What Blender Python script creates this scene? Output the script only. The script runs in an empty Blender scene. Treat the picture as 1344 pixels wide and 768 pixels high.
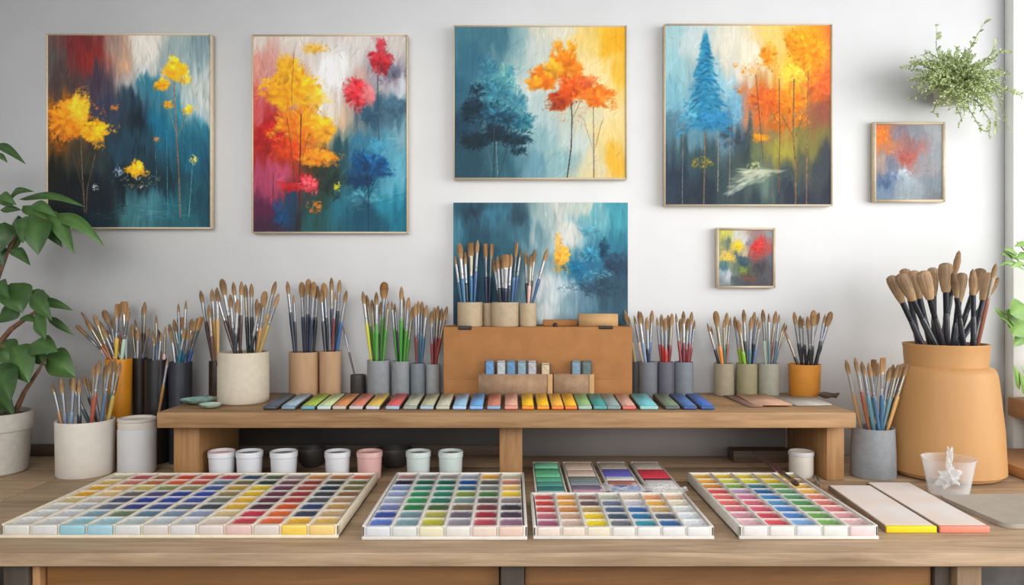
import bpy, bmesh, math, random
import numpy as np
from mathutils import Vector, Matrix
random.seed(7)
C = bpy.context.scene.collection
PI = math.pi
# ------------------------------------------------------------------ world frame
# camera at the origin in x/y, looking along +y; table top at TZ.
CAMZ, F, CX, CY = 1.24, 1000.0, 672.0, 384.0
TZ = 0.75                # table top
SZ = TZ + 0.1886         # top of the wooden riser
BZ = 1.141               # top of the cardboard box
WALL = 2.30              # back wall
def X(px, D): return (px - CX) * D / F
def Z(py, D): return CAMZ - (py - CY) * D / F
def lin(c):
    o = []
    for v in c:
        v = v / 255.0
        o.append(v / 12.92 if v <= .04045 else ((v + .055) / 1.055) ** 2.4)
    return (o[0], o[1], o[2], 1.0)

# ------------------------------------------------------------------ materials
def nodes(name):
    m = bpy.data.materials.new(name); m.use_nodes = True
    nt = m.node_tree
    return m, nt, nt.nodes['Principled BSDF']
def mat(name, col, rough=.55, var=.12, scale=30, bump=.0, metal=0, spec=.5, stretch=(1,1,1), col2=None, coat=0):
    m, nt, b = nodes(name)
    tc = nt.nodes.new('ShaderNodeTexCoord'); mp = nt.nodes.new('ShaderNodeMapping')
    mp.inputs['Scale'].default_value = stretch
    nz = nt.nodes.new('ShaderNodeTexNoise'); nz.inputs['Scale'].default_value = scale
    nz.inputs['Detail'].default_value = 6
    rp = nt.nodes.new('ShaderNodeValToRGB')
    c = lin(col)
    lo = lin(col2) if col2 else tuple(v * (1 - var) for v in c[:3]) + (1,)
    hi = tuple(min(1, v * (1 + var)) for v in c[:3]) + (1,)
    rp.color_ramp.elements[0].color = lo; rp.color_ramp.elements[0].position = .35
    rp.color_ramp.elements[1].color = hi; rp.color_ramp.elements[1].position = .65
    L = nt.links.new
    L(tc.outputs['Object'], mp.inputs['Vector']); L(mp.outputs['Vector'], nz.inputs['Vector'])
    L(nz.outputs['Fac'], rp.inputs['Fac']); L(rp.outputs['Color'], b.inputs['Base Color'])
    b.inputs['Roughness'].default_value = rough; b.inputs['Metallic'].default_value = metal
    b.inputs['Specular IOR Level'].default_value = spec
    b.inputs['Coat Weight'].default_value = coat
    if bump:
        bp = nt.nodes.new('ShaderNodeBump'); bp.inputs['Strength'].default_value = bump
        bp.inputs['Distance'].default_value = .004
        L(nz.outputs['Fac'], bp.inputs['Height']); L(bp.outputs['Normal'], b.inputs['Normal'])
    return m
def wood(name, dark, light, axis='x', scale=6, rough=.6, bump=.25):
    m, nt, b = nodes(name); L = nt.links.new
    tc = nt.nodes.new('ShaderNodeTexCoord')
    st = {'x': (1, 14, 14), 'y': (14, 1, 14), 'z': (14, 14, 1)}[axis]
    mp = nt.nodes.new('ShaderNodeMapping'); mp.inputs['Scale'].default_value = st
    n1 = nt.nodes.new('ShaderNodeTexNoise'); n1.inputs['Scale'].default_value = scale; n1.inputs['Detail'].default_value = 9
    n1.inputs['Roughness'].default_value = .65; n1.inputs['Distortion'].default_value = .6
    n2 = nt.nodes.new('ShaderNodeTexNoise'); n2.inputs['Scale'].default_value = 2.2; n2.inputs['Detail'].default_value = 4
    mx = nt.nodes.new('ShaderNodeMix'); mx.data_type = 'FLOAT'; mx.inputs[0].default_value = .35
    rp = nt.nodes.new('ShaderNodeValToRGB'); e = rp.color_ramp.elements
    e[0].color = lin(dark); e[0].position = .33; e[1].color = lin(light); e[1].position = .66
    L(tc.outputs['Object'], mp.inputs['Vector']); L(mp.outputs['Vector'], n1.inputs['Vector']); L(tc.outputs['Object'], n2.inputs['Vector'])
    L(n1.outputs['Fac'], mx.inputs[2]); L(n2.outputs['Fac'], mx.inputs[3]); L(mx.outputs[0], rp.inputs['Fac'])
    L(rp.outputs['Color'], b.inputs['Base Color'])
    bp = nt.nodes.new('ShaderNodeBump'); bp.inputs['Strength'].default_value = bump; bp.inputs['Distance'].default_value = .003
    L(n1.outputs['Fac'], bp.inputs['Height']); L(bp.outputs['Normal'], b.inputs['Normal'])
    b.inputs['Roughness'].default_value = rough
    return m
def objcol(name, rough=.4, var=.15, scale=60, coat=.2, stretch=(1,1,1), rim=False, bump=0, shade=None, metal=0, spec=.5):
    """colour comes from each object's own colour, broken up by noise"""
    m, nt, b = nodes(name); L = nt.links.new
    oi = nt.nodes.new('ShaderNodeObjectInfo')
    tc = nt.nodes.new('ShaderNodeTexCoord'); mp = nt.nodes.new('ShaderNodeMapping'); mp.inputs['Scale'].default_value = stretch
    nz = nt.nodes.new('ShaderNodeTexNoise'); nz.inputs['Scale'].default_value = scale; nz.inputs['Detail'].default_value = 4
    rg = nt.nodes.new('ShaderNodeMapRange'); rg.inputs['From Min'].default_value = .3; rg.inputs['From Max'].default_value = .7
    rg.inputs['To Min'].default_value = 1 - var; rg.inputs['To Max'].default_value = 1 + var
    mu = nt.nodes.new('ShaderNodeVectorMath'); mu.operation = 'SCALE'
    L(tc.outputs['Object'], mp.inputs['Vector']); L(mp.outputs['Vector'], nz.inputs['Vector']); L(nz.outputs['Fac'], rg.inputs['Value'])
    L(oi.outputs['Color'], mu.inputs[0]); L(rg.outputs['Result'], mu.inputs['Scale'])
    out = mu.outputs['Vector']
    if rim or shade:
        at = nt.nodes.new('ShaderNodeAttribute'); at.attribute_name = 'rim'
        mx = nt.nodes.new('ShaderNodeMix'); mx.data_type = 'RGBA'
        L(at.outputs['Fac'], mx.inputs[0]); L(out, mx.inputs[6]); mx.inputs[7].default_value = lin(shade or (232, 228, 222))
        out = mx.outputs[2]
    L(out, b.inputs['Base Color'])
    if bump:
        bp = nt.nodes.new('ShaderNodeBump'); bp.inputs['Strength'].default_value = bump; bp.inputs['Distance'].default_value = .003
        L(nz.outputs['Fac'], bp.inputs['Height']); L(bp.outputs['Normal'], b.inputs['Normal'])
    b.inputs['Roughness'].default_value = rough; b.inputs['Coat Weight'].default_value = coat
    b.inputs['Metallic'].default_value = metal; b.inputs['Specular IOR Level'].default_value = spec
    return m
M = {}
M['wall'] = mat('wall_plaster', (227, 228, 229), .9, .02, 6, .05, spec=.2)
M['trim'] = mat('white_trim', (232, 234, 230), .6, .03, 8)
M['floor'] = wood('floor_wood', (120, 112, 104), (150, 142, 132), 'x', 3)
M['table'] = wood('table_wood', (144, 117, 89), (204, 175, 143), 'x', 4)
M['table_z'] = wood('table_leg_wood', (118, 94, 70), (164, 134, 102), 'z', 5)
M['table_dark'] = wood('dark_stile_wood', (58, 48, 40), (84, 70, 58), 'z', 5)
M['panel'] = wood('panel_wood', (114, 74, 32), (148, 100, 50), 'x', 4)
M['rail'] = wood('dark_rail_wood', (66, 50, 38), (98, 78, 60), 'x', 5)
M['riser'] = wood('riser_wood', (130, 95, 60), (186, 146, 103), 'x', 5)
M['riser_z'] = wood('riser_leg_wood', (138, 97, 56), (182, 138, 90), 'z', 5)
M['bench'] = wood('bench_wood', (166, 116, 70), (196, 150, 104), 'y', 5)
M['card'] = mat('cardboard', (172, 120, 74), .85, .07, 25, .08, spec=.2)
M['card_in'] = mat('cardboard_light', (206, 166, 118), .85, .08, 25, .05, spec=.2)
M['card_gray'] = mat('cardboard_worn', (172, 140, 112), .85, .14, 40, .1, spec=.2)
M['black'] = mat('black_clip', (38, 32, 30), .5, .2, 40)
M['cream'] = mat('cream_stoneware', (216, 209, 198), .6, .03, 40, .05)
M['creampot'] = mat('speckled_stoneware', (208, 196, 176), .65, .04, 70, .06)
M['jarwhite'] = mat('white_jar', (212, 212, 214), .35, .03, 20)
M['plantpot'] = mat('plant_pot_clay', (186, 180, 170), .75, .07, 70, .12)
M['orange_vase'] = mat('orange_ceramic', (226, 146, 36), .3, .06, 14)
M['black_vase'] = mat('black_ceramic', (40, 37, 38), .3, .2, 14)
M['brown_vase'] = mat('dark_brown_ceramic', (48, 38, 32), .4, .2, 14)
M['dark_vase'] = mat('charcoal_ceramic', (58, 60, 68), .28, .12, 14)
M['smoke'] = mat('smoked_brown_glass', (56, 46, 38), .2, .2, 14)
M['tube'] = mat('cardboard_tube', (186, 150, 116), .85, .06, 60, .06, stretch=(1, 1, .2))
M['concrete'] = mat('grey_concrete', (142, 146, 150), .7, .07, 60, .1)
M['concrete_l'] = mat('light_grey_concrete', (156, 160, 162), .7, .07, 60, .12)
M['slate'] = mat('slate_grey_cup', (112, 116, 122), .6, .06, 50, .06)
M['slate2'] = mat('violet_grey_cup', (98, 98, 108), .6, .06, 50, .06)
M['slate3'] = mat('steel_grey_cup', (122, 130, 138), .6, .06, 50, .06)
M['tan'] = mat('taupe_cup', (158, 146, 124), .7, .06, 50, .06)
M['tan2'] = mat('olive_cup', (152, 144, 112), .7, .06, 50, .06)
M['tan3'] = mat('grey_green_cup', (160, 158, 142), .7, .06, 50, .06)
M['clay'] = mat('beige_clay', (190, 170, 140), .75, .07, 60, .08)
M['orange_pot'] = mat('orange_cup', (216, 142, 54), .5, .05, 30)
M['jar'] = mat('ochre_leather_jar', (197, 147, 92), .55, .04, 22, .04, stretch=(1, 1, .15))
M['cupw'] = mat('white_porcelain', (224, 226, 230), .35, .03, 20)
M['cupp'] = mat('pink_porcelain', (222, 176, 170), .35, .05, 20)
M['cupg'] = mat('pale_mint_porcelain', (206, 218, 214), .35, .03, 20)
M['cup_in'] = mat('stained_inside', (150, 140, 140), .5, .3, 30)
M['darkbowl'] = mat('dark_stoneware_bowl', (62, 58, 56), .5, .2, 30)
M['tray'] = mat('tray_plastic', (226, 222, 214), .35, .05, 45, .1)
M['tray_y'] = mat('tray_cream_plastic', (232, 220, 196), .35, .05, 45, .1)
M['pan'] = objcol('glossy_paint', .34, .22, 90, .08, rim=True, stretch=(1, 3, 1), bump=.15, spec=.3)
M['tab'] = objcol('tinted_plastic', .3, .05, 40, .3)
M['cake'] = objcol('dry_paint_cake', .6, .16, 140, .1, bump=.5)
M['holder'] = mat('dark_strip_holder', (70, 62, 58), .4, .2, 50)
M['handle'] = objcol('lacquered_handle', .25, .08, 30, .5)
M['ferrule'] = objcol('metal_ferrule', .28, .1, 160, 0, metal=.8)
M['bristle'] = objcol('bristle_hair', .8, .42, 5, 0, stretch=(1, 1, .06), shade=(190, 158, 116), spec=.2)
M['paintframe'] = wood('pale_oak_frame', (206, 188, 158), (230, 214, 188), 'x', 6, .5, .05)
M['raw_canvas'] = mat('raw_canvas_edge', (226, 222, 212), .8, .05, 200, .1)
M['bark'] = mat('bark', (112, 80, 58), .8, .3, 60, .3)
M['soil'] = mat('soil', (58, 44, 34), .9, .35, 120, .5)
M['twig'] = mat('green_twig', (140, 150, 90), .7, .2, 60)
M['boardwhite'] = mat('white_board', (236, 230, 226), .75, .03, 9, col2=(238, 220, 208), spec=.2)
M['boardbrown'] = mat('board_brown_edge', (134, 108, 86), .6, .15, 40)
M['yellow'] = mat('yellow_edge', (248, 216, 32), .4, .04, 30)
M['coral'] = mat('coral_edge', (238, 142, 120), .4, .04, 30)
M['greyboard'] = mat('grey_stone_board', (176, 166, 154), .6, .05, 30, .04)
M['sheet_pink'] = mat('pink_paper', (206, 162, 134), .7, .12, 18)
M['sheet_brown'] = mat('brown_paper', (150, 118, 106), .7, .1, 24)
M['sheet_grey'] = mat('grey_paper', (190, 184, 172), .7, .06, 24)
M['shade_dark'] = mat('dark_bay_shade', (92, 89, 87), .9, .12, 5)  # deep shade under the riser put into the colour, left bay
M['shade_grey'] = mat('grey_bay_shade', (178, 173, 171), .9, .06, 4)  # lighter shade under the riser put into the colour, right bay
M['stone'] = mat('shaded_lower_wall', (128, 122, 118), .8, .25, 9, .2)  # stone-like texture, with the shade below the table in its grey
M['cord'] = mat('dark_twine', (92, 74, 60), .8, .3, 90, .3)
M['twine'] = mat('pale_twine', (196, 172, 140), .8, .2, 90, .3)
M['mix'] = mat('teal_glaze', (170, 205, 190), .25, .1, 45, col2=(70, 140, 140), coat=.5)
M['mixwhite'] = mat('mint_glaze', (196, 214, 196), .25, .1, 45, col2=(120, 172, 160), coat=.5)
def leafmat(name, c1, c2):
    m, nt, b = nodes(name); L = nt.links.new
    at = nt.nodes.new('ShaderNodeAttribute'); at.attribute_name = 'tone'
    tc = nt.nodes.new('ShaderNodeTexCoord'); nz = nt.nodes.new('ShaderNodeTexNoise'); nz.inputs['Scale'].default_value = 40
    ad = nt.nodes.new('ShaderNodeMath'); ad.operation = 'MULTIPLY_ADD'; ad.inputs[1].default_value = .5
    sb = nt.nodes.new('ShaderNodeMath'); sb.operation = 'SUBTRACT'; sb.inputs[1].default_value = .25
    rp = nt.nodes.new('ShaderNodeValToRGB'); rp.color_ramp.elements[0].color = lin(c1); rp.color_ramp.elements[1].color = lin(c2)
    L(tc.outputs['Object'], nz.inputs['Vector']); L(nz.outputs['Fac'], ad.inputs[0]); L(at.outputs['Fac'], ad.inputs[2])
    L(ad.outputs[0], sb.inputs[0]); L(sb.outputs[0], rp.inputs['Fac']); L(rp.outputs['Color'], b.inputs['Base Color'])
    b.inputs['Roughness'].default_value = .45
    b.inputs['Subsurface Weight'].default_value = 0
    return m
M['leaf'] = leafmat('broad_leaf', (30, 56, 26), (92, 132, 66))
M['leaf_pale'] = leafmat('small_pale_leaf', (122, 146, 86), (206, 220, 162))
M['leaf_mid'] = leafmat('bright_leaf', (80, 128, 50), (160, 196, 110))
def clearmat(name, a, tint, rough):
    m, nt, b = nodes(name); L = nt.links.new
    tr = nt.nodes.new('ShaderNodeBsdfTransparent'); mx = nt.nodes.new('ShaderNodeMixShader')
    fr = nt.nodes.new('ShaderNodeLayerWeight'); fr.inputs['Blend'].default_value = .35
    mr = nt.nodes.new('ShaderNodeMapRange'); mr.inputs['To Min'].default_value = a; mr.inputs['To Max'].default_value = min(1, a + .55)
    L(fr.outputs['Facing'], mr.inputs['Value']); L(mr.outputs['Result'], mx.inputs[0])
    b.inputs['Base Color'].default_value = lin(tint); b.inputs['Roughness'].default_value = rough
    L(tr.outputs[0], mx.inputs[1]); L(b.outputs[0], mx.inputs[2])
    L(mx.outputs[0], nt.nodes['Material Output'].inputs['Surface'])
    return m
M['clear'] = clearmat('clear_plastic', .06, (240, 242, 244), .08)
M['film'] = clearmat('crumpled_film', .42, (246, 246, 246), .12)
M['wrap'] = clearmat('crumpled_wrap', .16, (240, 238, 240), .15)
def glassmat():
    m, nt, b = nodes('window_glass')
    b.inputs['Transmission Weight'].default_value = 1; b.inputs['Roughness'].default_value = 0; b.inputs['IOR'].default_value = 1.05
    b.inputs['Base Color'].default_value = (.95, .97, .97, 1)
    return m
M['glass'] = glassmat()
M['vcol'] = None
def paintmat():
    m, nt, b = nodes('oil_paint'); L = nt.links.new
    at = nt.nodes.new('ShaderNodeAttribute'); at.attribute_name = 'pigment'
    tc = nt.nodes.new('ShaderNodeTexCoord'); nz = nt.nodes.new('ShaderNodeTexNoise')
    mp = nt.nodes.new('ShaderNodeMapping'); mp.inputs['Scale'].default_value = (3, 1, 1)
    nz.inputs['Scale'].default_value = 90; nz.inputs['Detail'].default_value = 4
    bp = nt.nodes.new('ShaderNodeBump'); bp.inputs['Strength'].default_value = .25; bp.inputs['Distance'].default_value = .003
    L(tc.outputs['Object'], mp.inputs['Vector']); L(mp.outputs['Vector'], nz.inputs['Vector'])
    L(nz.outputs['Fac'], bp.inputs['Height']); L(bp.outputs['Normal'], b.inputs['Normal'])
    L(at.outputs['Color'], b.inputs['Base Color']); b.inputs['Roughness'].default_value = .55
    b.inputs['Specular IOR Level'].default_value = .25
    return m
M['oil'] = paintmat()

# ------------------------------------------------------------------ mesh helpers
class MB:
    def __init__(s): s.v = []; s.f = []; s.mi = []; s.a = None
    def add(s, v, f, mi=0):
        o = len(s.v); s.v += [tuple(p) for p in v]
        s.f += [tuple(i + o for i in q) for q in f]; s.mi += [mi] * len(f); return s
    def box(s, x0, x1, y0, y1, z0, z1, mi=0):
        v = [(x0,y0,z0),(x1,y0,z0),(x1,y1,z0),(x0,y1,z0),(x0,y0,z1),(x1,y0,z1),(x1,y1,z1),(x0,y1,z1)]
        return s.add(v, [(0,3,2,1),(4,5,6,7),(0,1,5,4),(1,2,6,5),(2,3,7,6),(3,0,4,7)], mi)
    def rbox(s, x0, x1, y0, y1, z0, z1, b, mi=0, seg=2):
        bm = bmesh.new(); bmesh.ops.create_cube(bm, size=1)
        for q in bm.verts: q.co = Vector(((x0+x1)/2+q.co.x*(x1-x0), (y0+y1)/2+q.co.y*(y1-y0), (z0+z1)/2+q.co.z*(z1-z0)))
        bmesh.ops.bevel(bm, geom=bm.edges[:], offset=b, segments=seg, profile=.5, affect='EDGES')
        bm.verts.index_update(); s.add([q.co[:] for q in bm.verts], [[q.index for q in f.verts] for f in bm.faces], mi); bm.free(); return s
    def lathe(s, prof, seg=36, cx=0, cy=0, mi=0, sy=1, cap=True):
        v = []; f = []; n = len(prof)
        for r, z in prof:
            for k in range(seg):
                a = 2*PI*k/seg; v.append((cx + r*math.cos(a), cy + sy*r*math.sin(a), z))
        for i in range(n-1):
            for k in range(seg):
                k2 = (k+1) % seg; f.append((i*seg+k, i*seg+k2, (i+1)*seg+k2, (i+1)*seg+k))
        if cap: f.append(tuple(range(seg-1, -1, -1))); f.append(tuple((n-1)*seg+k for k in range(seg)))
        return s.add(v, f, mi)
    def tube(s, pts, rad, seg=7, mi=0):
        pts = [Vector(p) for p in pts]; v = []; f = []
        for i, p in enumerate(pts):
            d = (pts[min(i+1, len(pts)-1)] - pts[max(i-1, 0)]).normalized()
            u = d.orthogonal().normalized() if abs(d.z) > .95 else d.cross(Vector((0,0,1))).normalized()
            w = d.cross(u)
            r = rad[i] if isinstance(rad, (list, tuple)) else rad
            for k in range(seg):
                a = 2*PI*k/seg; v.append(p + u*(r*math.cos(a)) + w*(r*math.sin(a)))
        for i in range(len(pts)-1):
            for k in range(seg):
                k2 = (k+1) % seg; f.append((i*seg+k, i*seg+k2, (i+1)*seg+k2, (i+1)*seg+k))
        f.append(tuple(range(seg-1, -1, -1))); f.append(tuple((len(pts)-1)*seg+k for k in range(seg)))
        return s.add(v, f, mi)
    def slab(s, outline, z0, z1, mi=0, mtop=None):
        n = len(outline)
        v = [(x, y, z0) for x, y in outline] + [(x, y, z1) for x, y in outline]
        s.add(v, [tuple(range(n-1, -1, -1))] + [(i, (i+1) % n, n+(i+1) % n, n+i) for i in range(n)], mi)
        o = len(s.v) - 2*n
        s.f.append(tuple(o+n+i for i in range(n))); s.mi.append(mi if mtop is None else mtop); return s
    def mesh(s, name, mats, smooth=True):
        me = bpy.data.meshes.new(name); me.from_pydata(s.v, [], s.f)
        for m in (mats if isinstance(mats, (list, tuple)) else [mats]): me.materials.append(m)
        me.polygons.foreach_set('material_index', s.mi)
        bm = bmesh.new(); bm.from_mesh(me); bmesh.ops.recalc_face_normals(bm, faces=bm.faces[:])
        for e in bm.edges:
            if len(e.link_faces) == 2 and e.calc_face_angle(0) > math.radians(38): e.smooth = False
        bm.to_mesh(me); bm.free()
        if smooth: me.polygons.foreach_set('use_smooth', [True]*len(me.polygons))
        if s.a is not None:
            nm, vals = s.a; at = me.attributes.new(nm, 'FLOAT', 'POINT'); at.data.foreach_set('value', vals)
        me.update(); return me
def link(name, me, parent=None, loc=(0,0,0)):
    o = bpy.data.objects.new(name, me); C.objects.link(o); o.location = loc
    if parent: o.parent = parent
    return o
def part(name, mb, m, parent, loc=(0,0,0), label=None, smooth=True):
    o = link(name, mb.mesh(name, m, smooth), parent, loc)
    if label: o['label'] = label
    return o
def tag(o, label, cat, group=None):
    o['label'] = label; o['category'] = cat
    if group: o['group'] = group
    return o
def thing(name, label, cat, loc=(0,0,0), rz=0, group=None):
    o = bpy.data.objects.new(name, None); C.objects.link(o); o.empty_display_size = .05
    o.location = loc; o.rotation_euler = (0,0,rz)
    return tag(o, label, cat, group)
def single(name, mb, m, label, cat, loc=(0,0,0), rz=0, group=None):
    o = link(name, mb.mesh(name, m), None, loc); o.rotation_euler = (0,0,rz)
    return tag(o, label, cat, group)
def struct(name, mb, m, parent=None, loc=(0,0,0)):
    o = link(name, mb.mesh(name, m), parent, loc)
    if not parent: o['kind'] = 'structure'
    return o
ORD = ['first','second','third','fourth','fifth','sixth','seventh','eighth','ninth','tenth','eleventh','twelfth','thirteenth',
       'fourteenth','fifteenth','sixteenth','seventeenth','eighteenth','nineteenth','twentieth','twenty-first','twenty-second',
       'twenty-third','twenty-fourth','twenty-fifth','twenty-sixth','twenty-seventh','twenty-eighth']

# ------------------------------------------------------------------ the room
XL, XR, YF, CZ = -1.9, 2.75, -2.2, 2.75
struct('floor', MB().box(XL, XR, YF, WALL+.1, -.1, 0), M['floor'])
WX0, WX1, WZ0, WZ1 = 1.60, 2.45, .80, 2.5          # opening of the window beside the table
struct('wall_back', MB().box(XL, WX0, WALL, WALL+.1, 0, CZ).box(WX1, XR, WALL, WALL+.1, 0, CZ).box(WX0, WX1, WALL, WALL+.1, 0, WZ0).box(WX0, WX1, WALL, WALL+.1, WZ1, CZ), M['wall'])
struct('wall_left', MB().box(XL-.1, XL, YF, WALL+.1, 0, CZ), M['wall'])
struct('wall_right', MB().box(XR, XR+.1, YF, -1.0, 0, CZ).box(XR, XR+.1, 1.7, WALL+.1, 0, CZ).box(XR, XR+.1, -1.0, 1.7, 0, .8).box(XR, XR+.1, -1.0, 1.7, 2.4, CZ), M['wall'])
struct('ceiling', MB().box(XL-.1, XR+.1, YF, WALL+.1, CZ, CZ+.1), M['wall'])
w = bpy.data.objects.new('window_1', None); C.objects.link(w); w['kind'] = 'structure'; w.location = (WX0, WALL, WZ0)
d = .114
cas = MB().rbox(-d, 0, -.042, .0, -.04, WZ1-WZ0+.1, .003).rbox(WX1-WX0, WX1-WX0+d, -.042, 0, -.04, WZ1-WZ0+.1, .003).rbox(0, WX1-WX0, -.042, 0, WZ1-WZ0, WZ1-WZ0+.1, .003).rbox(0, WX1-WX0, -.06, .0, -.06, 0, .003)
part('window_frame', cas, M['trim'], w)
sa = part('sash', MB().box(0, .05, .03, .07, 0, 1.7).box(.80, .85, .03, .07, 0, 1.7).box(.05, .8, .03, .07, 0, .05).box(.05, .8, .03, .07, 1.65, 1.7).box(.05, .8, .03, .07, .83, .87), M['trim'], w)
part('pane', MB().box(.05, .8, .045, .051, .05, .83).box(.05, .8, .045, .051, .87, 1.65), M['glass'], sa)

struct('shade_sheet', MB().box(XL+.001, XR-.001, WALL-.0015, WALL-.0002, 0, .72), M['stone'])  # added thin sheet, paints the shade on the wall below the table
# ------------------------------------------------------------------ the work table
YF0 = 1.433
t = thing('work_table', 'long brown wooden work table with panelled front, carrying all the paints', 'table', (0, 1.87, 0))
mb = MB(); ys = [YF0, 1.62, 1.80, 1.98, 2.14, WALL-.002]
for a, b in zip(ys[:-1], ys[1:]): mb.rbox(-1.2, 1.75, a-1.87+.0006, b-1.87-.0006, TZ-.026, TZ, .0018)
mb.rbox(-1.80, -1.203, YF0-1.87, WALL-.002-1.87, TZ-.026, TZ, .002)
part('table_top', mb, M['table'], t)
part('front_rail', MB().box(-1.75, 1.7, -.415, -.39, TZ-.034, TZ-.026), M['panel'], t)
yp = 1.47-1.87
for a, b in ((-.905, -.025), (.025, .815)):
    part('front_panel', MB().rbox(a, b, yp+.012, yp+.03, .12, TZ-.034, .002), M['panel'], t)
part('corner_post', MB().rbox(-.975, -.925, yp-.012, yp+.04, 0, TZ-.026, .004), M['table_dark'], t)
part('bead', MB().rbox(-.924, -.908, yp-.004, yp+.03, .1, TZ-.026, .003), M['bench'], t)
part('centre_stile', MB().rbox(-.022, .024, yp-.006, yp+.03, .1, TZ-.026, .003), M['table_dark'], t)
part('stile', MB().rbox(.818, .848, yp+.004, yp+.03, .1, TZ-.026, .003), M['table_dark'], t)
for (a, b, c, d2) in ((.852, .90, yp-.012, yp+.04), (.852, .90, .36, .41), (-1.7, -1.65, .36, .41), (-1.7, -1.65, yp, yp+.05), (1.62, 1.67, yp, yp+.05), (1.62, 1.67, .36, .41)):
    part('leg', MB().rbox(a, b, c, d2, 0, TZ-.026, .004), M['table_z'], t)
part('back_rail', MB().rbox(-1.8, -.02, WALL-.022-1.87, WALL-.003-1.87, TZ, TZ+.034, .003), M['rail'], t)

# ------------------------------------------------------------------ the riser shelf on the table
RY0, RY1 = 1.919, WALL-.004
t = thing('shelf_riser', 'low brown wooden riser shelf standing along the back of the table', 'shelf', (0, 2.1, TZ+.0006))
mb = MB(); hb = SZ-TZ-.0012
mb.rbox(-.896, .868, RY0-2.1, 2.06-2.1-.0008, hb-.040, hb, .004).rbox(-.896, .868, 2.06-2.1+.0008, RY1-2.1, hb-.040, hb, .003)
part('shelf_board', mb, M['riser'], t)
part('under_rail', MB().box(-.80, .80, 1.99-2.1, 2.01-2.1, hb-.052, hb-.040), M['riser'], t)
part('leg', MB().rbox(-.880, -.812, 1.98-2.1, RY1-2.1-.03, 0, hb-.040, .003), M['riser_z'], t)
part('leg', MB().rbox(-.033, .027, 1.985-2.1, 2.03-2.1, 0, hb-.040, .003), M['riser_z'], t)
part('leg', MB().rbox(.818, .864, 1.98-2.1, RY1-2.1-.03, 0, hb-.040, .003), M['riser_z'], t)
part('shade_panel', MB().box(-.811, -.034, RY1-2.1-.028, RY1-2.1-.022, .036, hb-.041), M['shade_dark'], t, label='added dark grey panel painting in the shade of the left bay')  # added sheet, darkens the wall behind the left bay like shadow
part('shade_panel', MB().box(.028, .817, RY1-2.1-.018, RY1-2.1-.012, .0, hb-.041), M['shade_grey'], t, label='added grey panel painting in the shade of the right bay')  # added sheet, greys the wall behind the right bay like shadow

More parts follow.
